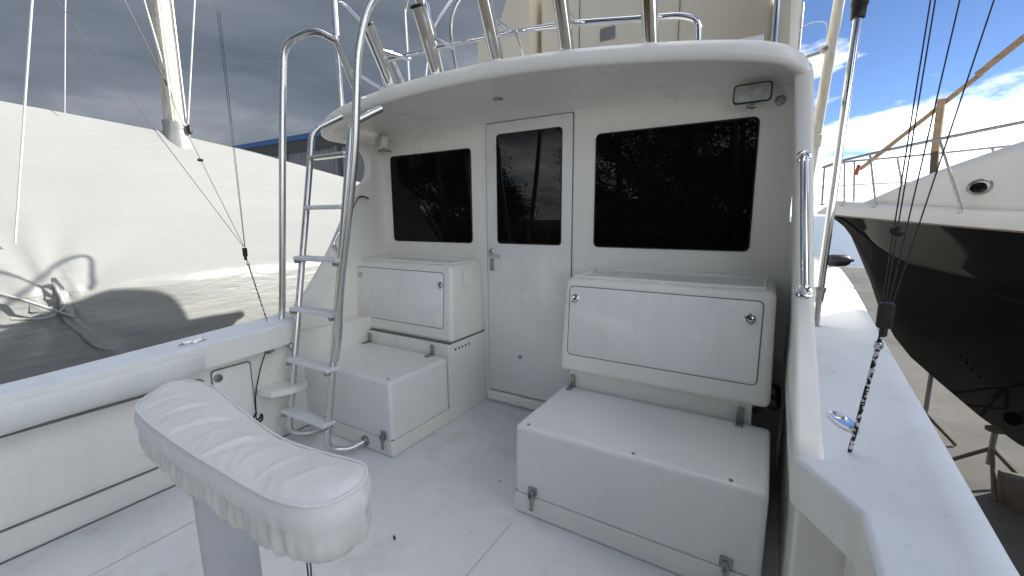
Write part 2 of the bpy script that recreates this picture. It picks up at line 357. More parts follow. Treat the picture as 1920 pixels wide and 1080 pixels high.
# ---- cabin bulkhead
YB = 2.40
MB().box(-2.66, .06, YB, YB + .06, -.04, 1.945).ob('cabin_bulkhead', GEL, boat)
MB().box(.0605, .10, YB, YB + .06, -.04, 1.26).ob('bulkhead_corner', GEL, boat)
def wall_window(x0, x1, z0, z1, name='cabin_window', parent=boat, y=YB, rad=.022):
    cxm, czm = (x0 + x1) / 2, (z0 + z1) / 2
    f = MB().rrect(V(cxm, y, czm), V(1, 0, 0), V(0, 0, 1), x1 - x0 + .012, z1 - z0 + .012, rad + .006, .004).ob(name, GASKET, parent)
    return f, (cxm, czm, x1 - x0, z1 - z0)
for (x0, x1) in ((-2.52, -1.775), (-.89, -.10)):
    f, (a, b, ww, hh) = wall_window(x0, x1, 1.12, 1.742)
    MB().rrect(V(a, YB - .003, b), V(1, 0, 0), V(0, 0, 1), ww, hh, .022, .005, bev=.002).ob('pane', GLASS, f, smooth=0)
# door
MB().rrect(V(-1.338, YB, .985), V(1, 0, 0), V(0, 0, 1), .618, 1.80, .012, .004).ob('door_gap', SEAM, boat)
door = MB().rrect(V(-1.338, YB, .985), V(1, 0, 0), V(0, 0, 1), .606, 1.788, .010, .012, bev=.003).ob('cabin_door', GELW, boat)
MB().rrect(V(-1.328, YB - .010, 1.464), V(1, 0, 0), V(0, 0, 1), .462, .692, .024, .004).ob('door_window_seal', GASKET, door)
MB().rrect(V(-1.328, YB - .012, 1.464), V(1, 0, 0), V(0, 0, 1), .452, .682, .020, .005, bev=.002).ob('door_window', GLASS, door, smooth=0)
yd = YB - .012
MB().rrect(V(-1.604, yd, .975), V(1, 0, 0), V(0, 0, 1), .032, .085, .014, .008, bev=.003).ob('lock_plate', DULL, door)
MB().rrect(V(-1.604, yd, 1.062), V(1, 0, 0), V(0, 0, 1), .042, .042, .012, .014, bev=.004).ob('handle_rose', ALU, door)
MB().tube(fillet([V(-1.604, yd - .005, 1.04), V(-1.604, yd - .045, 1.04), V(-1.53, yd - .045, 1.037)], .02), .008).lathe(V(-1.53, yd - .045, 1.037), V(1, 0, 0), [(.008, 0), (.013, .003), (.013, .016), (.006, .02)], 12).ob('door_handle', ALU, door)
MB().lathe(V(-1.39, yd, .365), V(0, -1, 0), [(.013, 0), (.013, .006), (.008, .012), (.003, .013)], 14).ob('door_stop', DULL, door)
MB().box(-1.645, -1.03, YB - .03, YB, .02, .083, .008).ob('door_sill', GEL, boat, wn_=True)
MB().rrect(V(-1.07, YB - .002, .12), V(1, 0, 0), V(0, 0, 1), .05, .04, .01, .02, bev=.004).ob('door_catch', DULL, boat)
# ---- wings (cabin side extensions that sweep down to the coaming)
def wing(prof, x_of, th, name):
    rows = []
    m_ = len(prof)
    q = MB()
    inn = [V(x_of(y), y, z) for y, z in prof]; o_ = [p + V(th, 0, 0) for p in inn]
    sg = 1 if th > 0 else -1; b = .016
    front = [V(x_of(YB) if True else 0, YB + .02, z) for y, z in prof]
    cen = V(0, .012, 0)
    rows = [[V(x_of(YB), YB + .03, z) for y, z in prof],
            [p + V(0, b, 0) for p in inn], [p + V(sg * b * .3, b * .3, 0) for p in inn], [p + V(sg * b, 0, 0) for p in inn],
            [p + V(-sg * b, 0, 0) for p in o_], [p + V(-sg * b * .3, b * .3, 0) for p in o_], [p + V(0, b, 0) for p in o_],
            [V(x_of(YB) + th, YB + .03, z) for y, z in prof]]
    return q.grid(rows).ob(name, GEL, boat, smooth=60)
pp = [(1.44, .0), (1.44, .30), (1.44, .60), (1.46, .68), (1.52, .745), (1.62, .83), (1.80, 1.03), (2.0, 1.32), (2.10, 1.49), (2.19, 1.545), (2.235, 1.60), (2.25, 1.68), (2.225, 1.75), (2.14, 1.80), (1.98, 1.835)]
pp = [(p.x, p.y) for p in smoothpath([V(a, b, 0) for a, b in pp], 4)]
wing(pp, lambda y: lerp(-2.46, -2.615, min(1, max(0, (y - 1.4)))), -.06, 'cabin_wing')
SW = [(1.22, .57, .1003, .172), (1.22, .70, .0893, .1515), (1.34, .76, .0881, .1482), (1.52, .83, .0881, .1485), (1.72, 1.0, .0802, .136), (1.95, 1.32, .0607, .121), (2.07, 1.52, .0478, .1105), (2.13, 1.70, .034, .099), (2.145, 1.85, .022, .086)]
ca = smoothpath([V(y, z, a) for y, z, a, b in SW], 4); cb = smoothpath([V(y, z, b) for y, z, a, b in SW], 4)
q = MB(); b_ = .014; rw = [[] for _ in range(8)]
for a, c in zip(ca, cb):
    for k, p in enumerate((V(a.z + .004, YB + .03, a.y), V(a.z, a.x + b_, a.y), V(a.z + b_ * .3, a.x + b_ * .3, a.y), V(a.z + b_, a.x, a.y), V(c.z - b_, a.x, a.y), V(c.z - b_ * .3, a.x + b_ * .3, a.y), V(c.z, a.x + b_, a.y), V(max(c.z, .09), YB + .03, a.y))): rw[k].append(p)
q.grid(rw).ob('cabin_wing', GEL, boat, smooth=60)
# handrail bolted to the starboard wing
MB().tube(fillet([V(.078, 2.09, 1.515), V(.077, 2.02, 1.51), V(.104, 1.70, 1.045), V(.104, 1.75, 1.03)], .04), .0125).ob('wing_handrail', CHROME, boat)
for yy, zz, xx in ((2.07, 1.515, .078), (1.742, 1.03, .104)): MB().lathe(V(xx, yy, zz), V(0, -1, .45), [(.026, -.006), (.026, .004), (.014, .012)], 16).ob('rail_base', CHROME, boat)
MB().tube(fillet([V(-2.52, 2.16, 1.43), V(-2.52, 2.08, 1.45), V(-2.52, 1.84, 1.12), V(-2.52, 1.88, 1.05)], .04), .011).ob('wing_handrail', CHROME, boat)
# cabin house forward of the bulkhead
rows = []
for y, zt in ((2.46, 1.93), (4.6, 1.93), (5.0, 1.80), (5.9, 1.12), (6.3, .95)):
    a, b = -2.64, .06
    if y > 4.8: a += .12 * (y - 4.8); b -= .12 * (y - 4.8)
    rows.append([V(a, y, .6), V(a, y, zt - .06), V(a + .06, y, zt), V(b - .06, y, zt), V(b, y, zt - .06), V(b, y, .6)])
MB().grid(rows).ob('cabin_house', GEL, boat)
# ---- flybridge overhang, swept profile round the edge
E_ = [(-2.80, 4.6, 1.87), (-2.80, 3.4, 1.86), (-2.80, 2.5, 1.845), (-2.775, 2.15, 1.835), (-2.70, 1.97, 1.83), (-2.56, 1.86, 1.845), (-2.35, 1.805, 1.875), (-2.05, 1.80, 1.915), (-1.70, 1.815, 1.945), (-1.25, 1.86, 1.963), (-.85, 1.915, 1.957), (-.48, 1.985, 1.935), (-.2, 2.02, 1.90), (-.03, 2.055, 1.868), (.04, 2.11, 1.845), (.072, 2.2, 1.838), (.088, 2.38, 1.84), (.095, 3.4, 1.86), (.095, 4.6, 1.87)]
Es = smoothpath([V(*p) for p in E_], 5)
rows = []
CEN = V(-1.3, 3.6, 0)
for i, p in enumerate(Es):
    a = Es[max(0, i - 1)]; b = Es[min(len(Es) - 1, i + 1)]
    t = (b - a); t.z = 0; t.normalize(); nrm = V(t.y, -t.x, 0)
    if nrm.dot(V(p.x, p.y, 0) - V(-1.3, 3.2, 0)) < 0: nrm = -nrm
    sofx = min(max(p.x, -2.62), .06); sofy = max(p.y, 2.41) if p.y < 2.41 else p.y
    inner = V(sofx if p.y < 2.41 else (-2.62 if p.x < -1 else .06), sofy, 1.935 - .02 * abs(p.x + 1.25))
    h = .095
    mid = p.lerp(inner, .5); mid.z += .012
    top = V(0, 0, 1)
    rows.append([inner + V(0, 0, -.045) if p.y < 2.41 else inner, inner.lerp(p, .10) + V(0, 0, -.008), inner.lerp(p, .22), mid, p - nrm * .03 + V(0, 0, .004), p - nrm * .008 + V(0, 0, 0), p + nrm * .004 + V(0, 0, .008), p + nrm * .006 + V(0, 0, .03), p + nrm * .0 + V(0, 0, .058), p - nrm * .018 + V(0, 0, .082), p - nrm * .05 + V(0, 0, h), p - nrm * .10 + V(0, 0, h + .006), p - nrm * .25 + V(0, 0, h + .004)])
ov = MB().grid(rows).ob('flybridge_overhang', GEL, boat, smooth=60)
MB().box(-2.60, -.02, 2.35, 4.7, 1.968, 1.99).ob('flybridge_deck', GEL, boat)
MB().box(-2.6, -.1, 2.2, 4.6, 2.00, 2.035).ob('flybridge_deck', DECK, boat)
# soffit : access panel seam, two recessed lights, starboard plate
def soffz(x, y): return 1.95
for (x, y, z) in ((-.60, 2.26, 1.951), (-1.40, 2.17, 1.956)):
    q = MB().lathe(V(x, y, z + .012), V(0, 0, -1), [(.032, 0), (.032, .014), (.026, .019), (.022, .016)], 20).ob('soffit_light', DULL, boat)
    MB().lathe(V(x, y, z - .001), V(0, 0, -1), [(.02, 0), (.018, .005), (.006, .007)], 16).ob('lens', LENS, q)

# ---- flybridge: coaming, cabinets, rails
q = MB()
ring = [V(-2.62, 2.75, 0), V(-2.66, 3.3, 0), V(-2.64, 4.0, 0), V(-2.35, 4.5, 0), V(-1.3, 4.75, 0), V(-.3, 4.5, 0), V(-.02, 4.0, 0), V(-.0, 3.2, 0), V(-.0, 2.55, 0)]
rs = smoothpath(ring, 5); rows = []
for i, p in enumerate(rs):
    t = i / (len(rs) - 1); zt = interp([(0, 2.12), (.09, 2.30), (.2, 2.48), (.28, 2.46), (.38, 2.28), (.6, 2.22), (.75, 2.40), (1, 2.60)], t)
    inw = (V(-1.3, 3.3, 0) - V(p.x, p.y, 0)).normalized()
    rows.append([p + V(0, 0, 1.95), p + inw * .03 + V(0, 0, zt - .03), p + inw * .05 + V(0, 0, zt), p + inw * .09 + V(0, 0, zt), p + inw * .10 + V(0, 0, zt - .03), p + inw * .10 + V(0, 0, 1.95)])
q.grid(rows, capends=True).ob('flybridge_coaming', TAN, boat, smooth=50)
# helm cabinet (tan) with panel seams and a vent
MB().box(-1.62, -.10, 3.10, 3.9, 2.03, 2.98, .03).ob('flybridge_cabinet', TAN, boat, wn_=True)
for x in (-1.30, -.62): MB().box(x - .002, x + .002, 3.094, 3.102, 2.06, 2.93).ob('cabinet_seam', SEAM, boat)
v_ = MB().rrect(V(-1.09, 3.10, 2.54), V(1, 0, 0), V(0, 0, 1), .11, .085, .01, .008, bev=.002).ob('cabinet_vent', mat('grey_grille', (.35, .34, .32), .6, var=.3, vscale=60), boat)
for k in range(5): MB().box(-1.135, -1.045, 3.088, 3.0925, 2.508 + k * .015, 2.514 + k * .015).ob('vent_slat', DULL, v_)
# seat with a rounded back at the port end of the cabinet
MB().prism(fillet([V(-2.12, 3.0, 2.03), V(-2.12, 3.0, 2.70), V(-1.92, 3.0, 2.74), V(-1.80, 3.0, 3.02), V(-1.655, 3.0, 3.04), V(-1.655, 3.0, 2.03)], .07), V(0, .5, 0)).ob('flybridge_seat', TAN, boat)
MB().box(-2.34, -2.14, 2.9, 3.5, 2.03, 2.42, .03).ob('flybridge_locker', GEL, boat, wn_=True)
# starboard enclosure side panel and its posts
MB().box(-.085, .03, 2.62, 3.08, 2.03, 3.3, .02).ob('enclosure_panel', GEL, boat, wn_=True)
MB().tube([V(-.068, 2.55, 1.96), V(-.075, 2.55, 3.2)], .016).lathe(V(-.068, 2.55, 1.955), V(0, 0, 1), [(.04, 0), (.04, .008), (.02, .02)]).ob('enclosure_post', CHROME, boat)
MB().tube([V(.01, 2.75, 1.96), V(.005, 2.75, 3.2)], .018).ob('enclosure_post', CHROME, boat)
# aft rail
ry = 2.08
rail = [V(-2.16, ry - .03, 2.265), V(-1.62, ry - .02, 2.255), V(-1.2, ry, 2.24), V(-.93, ry, 2.215), V(-.55, ry + .03, 2.165), V(-.42, ry + .04, 2.15), V(-.345, ry + .05, 2.12), V(-.34, ry + .05, 1.99)]
MB().tube(fillet(rail, .07, 7), .0145, 14).ob('flybridge_rail', CHROME, boat)
for x, zt in ((-2.10, 2.262), (-1.22, 2.24)):
    MB().tube([V(x, ry - .02, zt), V(x + .03, ry + .12, 2.0)], .011).ob('rail_post', CHROME, boat)
# port side rails by the ladder
for path in ([V(-2.64, 2.55, 2.12), V(-2.60, 2.35, 2.62), V(-2.50, 2.02, 2.68), V(-2.42, 1.90, 2.60), V(-2.44, 1.93, 1.97)],
             [V(-2.46, 1.93, 2.28), V(-2.55, 2.25, 2.26), V(-2.62, 2.62, 2.22)],
             [V(-2.63, 2.75, 2.30), V(-2.60, 2.7, 2.95), V(-2.45, 2.7, 3.05), V(-1.7, 2.9, 3.10)],
             [V(-2.63, 3.2, 2.46), V(-2.50, 2.85, 2.98)],
             [V(-2.30, 2.52, 2.03), V(-2.22, 2.55, 2.62), V(-2.10, 2.75, 2.95)]):
    MB().tube(fillet(path, .12, 7), .0125).ob('flybridge_side_rail', CHROME, boat)
# windscreen hoop over the helm
MB().tube(fillet([V(-2.63, 3.4, 2.5), V(-2.62, 3.25, 3.05), V(-2.3, 3.2, 3.25), V(-.4, 3.2, 3.28), V(-.05, 3.3, 3.05), V(-.04, 3.4, 2.5)], .2, 8), .016).ob('canopy_hoop', CHROME, boat)
MB().tube(fillet([V(-2.64, 3.6, 2.5), V(-2.62, 4.0, 3.0), V(-2.3, 4.1, 3.2), V(-.4, 4.1, 3.22), V(-.05, 4.0, 3.0), V(-.04, 3.6, 2.5)], .2, 8), .016).ob('canopy_hoop', CHROME, boat)
# corner step under the port coaming, recess box under the starboard one
MB().prism(fillet([V(-2.42, 1.20, .315), V(-2.42, 1.44, .315), V(-2.27, 1.44, .315), V(-2.245, 1.32, .315), V(-2.30, 1.22, .315)], .05), V(0, 0, .032)).ob('corner_step', GEL, boat)
MB().box(.112, .288, 1.30, 2.395, .0, .575, .012).ob('coaming_riser', GEL, boat, wn_=True)
MB().box(.225, .289, -1.28, 1.295, .0, .56, .012).ob('coaming_riser', GEL, boat, wn_=True)
MB().rrect(V(.16, 1.30, .52), V(1, 0, 0), V(0, 0, 1), .06, .045, .008, .006).ob('outlet_cover', GEL, boat)
MB().box(.105, .135, 1.10, 1.295, .0, .17, .01, taper=lambda c: c + V(0, 0, -.12 if c.y < 1.2 and c.z > .1 else 0)).ob('step_bracket', GEL, boat, wn_=True)

# ================================================================== THINGS ABOARD
# ---- deck boxes
def deck_box(x0, x1, yf, yb, zt, label, knobs, hinges, latches, screws):
    t = thing('deck_box', V((x0 + x1) / 2, (yf + yb) / 2, 0), label, 'storage box')
    MB().box(x0 - .002, x1 + .002, yf - .004, yb, 0.0, .0965, .012, edges=lambda p, q: not (p.z > .05 and q.z > .05)).ob('base', GEL, t, wn_=True)
    MB().box(x0 + .004, x1 - .004, yf + .004, yb - .006, .09, .104).ob('gasket', SEAM, t)
    MB().box(x0, x1, yf, yb - .004, .100, zt, .022, 4, edges=lambda p, q: not (p.z < .15 and q.z < .15)).ob('lid', LID, t, wn_=True)
    for x in hinges:
        h = MB(); h.rrect(V(x, yb - .045, zt + .001), V(1, 0, 0), V(0, 1, 0), .028, .05, .008, .006, bev=.002); h.rrect(V(x, yb - .006, zt + .035), V(1, 0, 0), V(0, 0, 1), .028, .06, .008, .006, bev=.002)
        h.tube([V(x - .015, yb - .012, zt + .006), V(x + .015, yb - .012, zt + .006)], .007, 10); h.ob('hinge', DULL, t)
    for x in latches:
        h = MB(); h.rrect(V(x, yf - .002, .125), V(1, 0, 0), V(0, 0, 1), .042, .034, .005, .006, bev=.002); h.rrect(V(x, yf - .007, .108), V(1, 0, 0), V(0, 0, 1), .022, .05, .008, .012, bev=.004)
        h.tube(fillet([V(x - .009, yf - .02, .125), V(x - .009, yf - .026, .10), V(x + .009, yf - .026, .10), V(x + .009, yf - .02, .125)], .008), .0035, 8)
        h.box(x - .007, x + .007, yf - .022, yf - .012, .04, .09, .003, 2); h.ob('latch', DULL, t)
    for x, y in screws:
        MB().lathe(V(x, y, zt + .001), V(0, 0, 1), [(.007, 0), (.007, .002), (.003, .003)], 12).ob('screw', DULL, t)
    return t
deck_box(-.89, .055, 1.48, 2.0, .41, 'long low white deck box with three lid screws, nearest the starboard side', 0, (-.84, -.06), (-.80, -.05), ((-.835, 1.505), (-.385, 1.505), (-.057, 1.505)))
deck_box(-2.46, -1.672, 1.5, 1.985, .43, 'low white deck box behind the ladder, left of the cabin door', 0, (-1.80, -2.38), (-1.735,), ((-1.72, 1.535),))
# ---- upper lockers on their risers
def tackle_locker(x0, x1, yf, z0, z1, panel, knobs, riser, label):
    t = thing('tackle_locker', V((x0 + x1) / 2, (yf + YB) / 2, z0), label, 'locker')
    xm = (x0 + x1) / 2
    def tp(c):
        f = (c.z - z0) / (z1 - z0); c = c.copy(); c.x = xm + (c.x - xm) * (1 - .03 * f)
        if c.y < yf + .01: c.y += .035 * f
        return c
    MB().box(x0, x1, yf, YB - .002, z0, z1, .028, 4, taper=tp).ob('cabinet', GEL, t, wn_=True)
    px0, px1, pz0, pz1 = panel
    tilt = V(0, .035, z1 - z0).normalized(); ff = ((pz0 + pz1) / 2 - z0) / (z1 - z0)
    o = V((px0 + px1) / 2, yf + .035 * ff, (pz0 + pz1) / 2)
    MB().rrect(o, V(1, 0, 0), tilt, px1 - px0 + .009, pz1 - pz0 + .009, .022, .0015).ob('door_gap', SEAM, t)
    d = MB().rrect(o, V(1, 0, 0), tilt, px1 - px0, pz1 - pz0, .019, .005, bev=.002).ob('locker_door', GELW, t)
    nn = V(1, 0, 0).cross(tilt)
    for x, z in knobs:
        f = (z - z0) / (z1 - z0); c = V(x, yf + .035 * f, z) + nn * .004
        MB().lathe(c, nn, [(.024, 0), (.024, .004), (.019, .007), (.017, .003), (.011, .003), (.011, .008), (.004, .0085)], 24).ob('push_latch', CHROME, d)
        MB().lathe(c + nn * .004, nn, [(.006, 0), (.006, .005), (.001, .0055)], 12).ob('latch_keyhole', BLACK, d)
    # rimmed tray on top
    r = MB(); a0, a1, b0, b1, h = x0 + .05, x1 - .05, yf + .075, YB - .015, .014
    for bx in ((a0, a1, b0, b0 + .014), (a0, a1, b1 - .014, b1), (a0, a0 + .014, b0 + .015, b1 - .015), (a1 - .014, a1, b0 + .015, b1 - .015)): r.box(bx[0], bx[1], bx[2], bx[3], z1 - .002, z1 + h, .004, 2)
    r.ob('tray_rim', GEL, t, wn_=True)
    MB().box(riser[0], riser[1], riser[2], YB - .002, riser[3], z0 + .006, .006, 2).ob('riser', GEL, t, wn_=True)
    MB().box(riser[0] + .002, riser[1] - .002, riser[2] + .012, YB - .006, z0 - .004, z0 + .0075).ob('shadow_gap', SEAM, t)
    return t
tackle_locker(-.90, .045, 1.945, .505, .985, (-.853, -.012, .60, .945), ((-.825, .885), (-.052, .872)), (-.868, -.018, 2.004, .0), 'wide white tackle locker with round chrome latches under the large cabin window')
tl = tackle_locker(-2.615, -1.68, 2.03, .50, .995, (-2.555, -1.752, .592, .945), ((-2.525, .892), (-1.776, .868)), (-2.60, -1.674, 1.99, 0.0), 'smaller white tackle locker under the left cabin window, behind the ladder')
for k in range(5): MB().lathe(V(-1.674, 2.06 + .035 * k, .462), V(1, 0, 0), [(.008, 0), (.008, .0015), (.002, .002)], 10).ob('vent_hole', BLACK, tl)
MB().rrect(V(-1.685, 2.20, .90), V(0, 1, 0), V(0, 0, 1), .06, .09, .01, .008, bev=.003).ob('side_plate', GEL, tl)
# hoses stuffed in the gap beside the locker
hs = thing('hose_bundle', V(.05, 2.2, .42), 'dark hoses tucked in the gap right of the wide tackle locker', 'hose')
for k in range(3):
    MB().tube(smoothpath([V(-.01, 2.10 + .05 * k, .43 + .02 * k), V(.03, 2.06 + .04 * k, .47 + .03 * k), V(.07, 2.12 + .05 * k, .45 + .03 * k), V(.085, 2.3, .40)], 5), .011, 8).ob('hose', mat('hose_dark', (.06, .055, .05), .6), hs)

# ---- ladder
lad = thing('boarding_ladder', V(-2.1, 1.35, 0), 'tall tubular metal ladder with white treads leading up to the flybridge', 'ladder')
XL, XR = -2.31, -1.965
def ly(z): return 1.325 + (z - .2) * .205
for x, xf in ((XL, XL + .05), (XR, XR + .08)):
    path = [V(xf, 1.497, .045), V(x + .06, 1.40, .03), V(x, 1.30, .07), V(x - .0, ly(.3), .3), V(x - .03, ly(1.0), 1.0), V(x - .055, ly(1.66), 1.66), V(x - .05, ly(1.75), 1.80), V(x + .02, 1.80, 1.90)]
    MB().tube(fillet(path, .10, 8), .0185, 14).ob('stile', ALU, lad)
    MB().lathe(V(xf, 1.498, .047), V(0, -1, 0), [(.032, 0), (.032, .006), (.02, .012), (.018, .022)], 20).ob('flange', DULL, lad)
for k in range(6):
    z = .205 + .287 * k; y = ly(z); off = -.0365 * (z - .3)
    if k < 4:
        s = MB().box(XL + off - .02, XR + off + .02, y - .052, y + .03, z - .012, z + .012, .009, 3).ob('step', STEP, lad, wn_=True)
        for x in (XL + off, XR + off): MB().lathe(V(x, y - .05, z - .016), V(0, 1, 0), [(.012, 0), (.014, .004), (.014, .06), (.01, .066)], 10).ob('step_clamp', DULL, s)
    else:
        s = MB().box(XL + off + .012, XR + off - .012, y - .03, y + .03, z - .012, z + .012, .010, 3).ob('step', ALU if k == 5 else STEP, lad, wn_=True)
# handrails standing outside the stiles
MB().tube(fillet([V(XL - .01, ly(.52), .525), V(XL - .16, 1.40, .62), V(XL - .165, 1.43, .75), V(XL - .085, 1.50, 1.95), V(XL - .06, 1.52, 2.24), V(XL + .10, 1.60, 2.30), V(XL + .20, 1.66, 2.24)], .09, 9), .0185, 14).ob('handrail', ALU, lad)
MB().tube(fillet([V(XL + .20, 1.66, 2.62), V(XL + .20, 1.66, 2.24), V(XL + .17, 1.76, 2.10), V(XL + .12, 1.875, 1.955)], .03, 5), .0185, 14).ob('handrail', ALU, lad)
MB().tube(fillet([V(XR + .005, ly(.53), .535), V(XR + .055, 1.385, .66), V(XR + .075, 1.40, .9), V(XR + .20, 1.45, 1.6), V(XR + .255, 1.46, 2.08), V(XR + .31, 1.50, 2.28), V(XR + .55, 1.72, 2.50)], .12, 9), .019, 14).ob('handrail', ALU, lad)

# ---- crescent cushion on a pedestal
seat = thing('pedestal_seat', V(-1.08, .46, 0), 'white canvas covered crescent cushion on a square pedestal in the foreground', 'seat')
cv = [(-1.52, .50), (-1.43, .41), (-1.31, .382), (-1.07, .368), (-.89, .366), (-.77, .366), (-.70, .372), (-.648, .390), (-.622, .425), (-.620, .47)]
cc = [(-1.52, .50), (-1.50, .553), (-1.373, .566), (-1.147, .526), (-.924, .496), (-.784, .505), (-.681, .520), (-.645, .505), (-.63, .49), (-.620, .47)]
def resample(P, n):
    P = smoothpath([V(a, b, 0) for a, b in P], 8); d = [0]
    for a, b in zip(P, P[1:]): d.append(d[-1] + (b - a).length)
    out_ = []
    for k in range(n):
        t = d[-1] * k / (n - 1); i = max(j for j in range(len(d)) if d[j] <= t + 1e-9); i = min(i, len(P) - 2)
        out_.append(P[i].lerp(P[i + 1], (t - d[i]) / max(1e-9, d[i + 1] - d[i])))
    return out_
NS = 240; A = resample(cv, NS); B = resample(cc, NS)
rows = []
for k in range(NS):
    s = k / (NS - 1); row = []
    for j in range(17):
        t = j / 16; p = A[k].lerp(B[k], t)
        wdt = (A[k] - B[k]).length
        dome = .016 * math.sin(math.pi * t) * min(1, wdt / .1)
        cre = 0
        for s0, st, wd, am in ((.12, .3, .006, .003), (.20, .5, .006, .004), (.225, .55, .008, -.003), (.31, .7, .005, .006), (.33, .7, .009, -.004), (.44, 1.0, .005, .008), (.46, 1.05, .010, -.006), (.53, .7, .006, .003), (.61, .8, .005, .009), (.635, .85, .012, -.006), (.70, .3, .006, .003), (.78, .5, .006, .004), (.86, .8, .008, .004)):
            u = (s - s0 - st * .12 * (t - .5)) / wd; cre += .8 * am * math.exp(-u * u) * math.sin(math.pi * min(1, t * 1.15))
        z = .80 + dome + cre + .0022 * noise.noise(V(s * 22 + t * 3, t * 3, 1)) + .0045 * noise.noise(V(s * 62 + t * 6, t * 2.0, 4)) * (1 - t) ** 2.5 * min(1, t * 14)
        row.append(V(p.x, p.y, z))
    rows.append(row)
loop = A[:-1] + B[::-1][:-1]; ctr = V(-1.08, .45, 0)
top = MB().grid(rows); top.ob('cushion_top', FABRIC, seat, smooth=80)
def ringat(off, z, rip=0.0, zr=0.0):
    o = []; n_ = len(loop)
    for i, p in enumerate(loop):
        t = (loop[(i + 2) % n_] - loop[i - 2]).normalized(); nr = V(t.y, -t.x, 0)
        f = rip * (1.2 * noise.noise(V(i * .21, 0, 0)) + .9 * noise.noise(V(i * .075, 3, 0)))
        o.append(V(p.x, p.y, 0) + nr * (off + f) + V(0, 0, z + zr * noise.noise(V(i * .05, 7, 0))))
    return o
test = ringat(.01, 0); sgn = 1 if (test[30] - ctr).length > (loop[30] - ctr).length else -1
SR = lambda off, z, rip=0, zr=0: ringat(sgn * off, z, rip, zr)
MB().grid([SR(-.001, .800), SR(.005, .793), SR(.009, .780, .001), SR(.010, .766, .0015), SR(.007, .752, .002), SR(.003, .743, .0025)], closed=True).ob('cushion_side', FABRIC, seat, smooth=80)
MB().tube([p for p in SR(.003, .801)], .003, 8, closed=True).ob('piping', FABRIC, seat)
MB().grid([SR(.004, .746, .001), SR(.005, .737, .003), SR(.006, .718, .0055), SR(.003, .698, .007, .005), SR(-.004, .682, .008, .009), SR(-.020, .675, .006, .009)], closed=True).ob('skirt', SKIRT, seat, smooth=80)
MB().prism([p * 1.0 for p in SR(-.03, .685)], V(0, 0, .03)).ob('seat_board', SKIRT, seat)
pr = [(math.copysign(abs(math.cos(a)) ** .45, math.cos(a)) * .062, math.copysign(abs(math.sin(a)) ** .45, math.sin(a)) * .062) for a in [2 * math.pi * k / 48 for k in range(48)]]
ra = math.radians(66)
MB().grid([[V(-1.135 + (a * math.cos(ra) - b * math.sin(ra)) * f, .462 + (a * math.sin(ra) + b * math.cos(ra)) * f, z) for a, b in pr] for z, f in ((.012, .93), (.69, 1.0))], closed=True, capends=True).ob('pedestal', mat('grey_post_paint', (.56, .565, .57), .45, var=.1, vscale=6), seat)
MB().box(-1.26, -.93, .35, .60, .0, .014, .006, 2).ob('pedestal_base', ALU, seat, wn_=True)
for dx in (0, .012): MB().tube(smoothpath([V(-.73 + dx, .42, .69), V(-.735 + dx, .425, .62), V(-.725 + dx * .5, .42, .55), V(-.73, .43, .47)], 5), .0016, 6).ob('draw_string', MONO, seat)

# ---- deck flood lights
def floodlight(c, ww, hh, yaw, label, seenlens):
    t = thing('floodlight', V(c.x, YB, c.z), label, 'light', 'flood lights under the overhang')
    R_ = Matrix.Rotation(yaw, 3, 'Z'); ux = R_ @ V(1, 0, 0); un = R_ @ V(0, -1, 0); uz = (R_ @ Matrix.Rotation(-.18, 3, 'X')) @ V(0, 0, 1)
    MB().rrect(c + un * -.035, ux, uz, ww * .9, hh * .9, .015, .035, bev=.004).ob('housing', GEL, t)
    MB().rrect(c, ux, uz, ww, hh, .016, .012, bev=.003).ob('bezel', GASKET if seenlens else GEL, t)
    MB().rrect(c + un * .010, ux, uz, ww - .012, hh - .012, .013, .006, bev=.003).ob('lens', LENS if seenlens else mat('lens_pale', (.62, .64, .63), .25), t)
    MB().tube([c + un * -.02 + V(0, 0, -hh * .55), V(c.x, YB + .002, c.z - hh * .55)], .008, 10).ob('bracket', DULL, t)
    MB().box(c.x - .022, c.x + .022, c.y - .012, c.y + .01, c.z - hh * .5 - .018, c.z - hh * .5 - .006, .003, 2).ob('tilt_clip', DULL, t)
    return t
fl = floodlight(V(-.13, 2.325, 1.835), .155, .088, .0, 'rectangular flood light with a black rim above the large right window', True)
MB().lathe(V(-.02, YB, 1.805), V(0, -1, 0), [(.022, 0), (.022, .012), (.012, .02), (.012, .008)], 18).ob('cable_gland', DULL, fl)
MB().tube(smoothpath([V(-.02, YB - .012, 1.815), V(-.035, YB - .02, 1.87), V(-.06, YB - .02, 1.86)], 5), .003, 6).ob('cable', WIREW, fl)
floodlight(V(-2.52, 2.30, 1.835), .135, .09, -.35, 'small white flood light above the left window near the ladder', False)

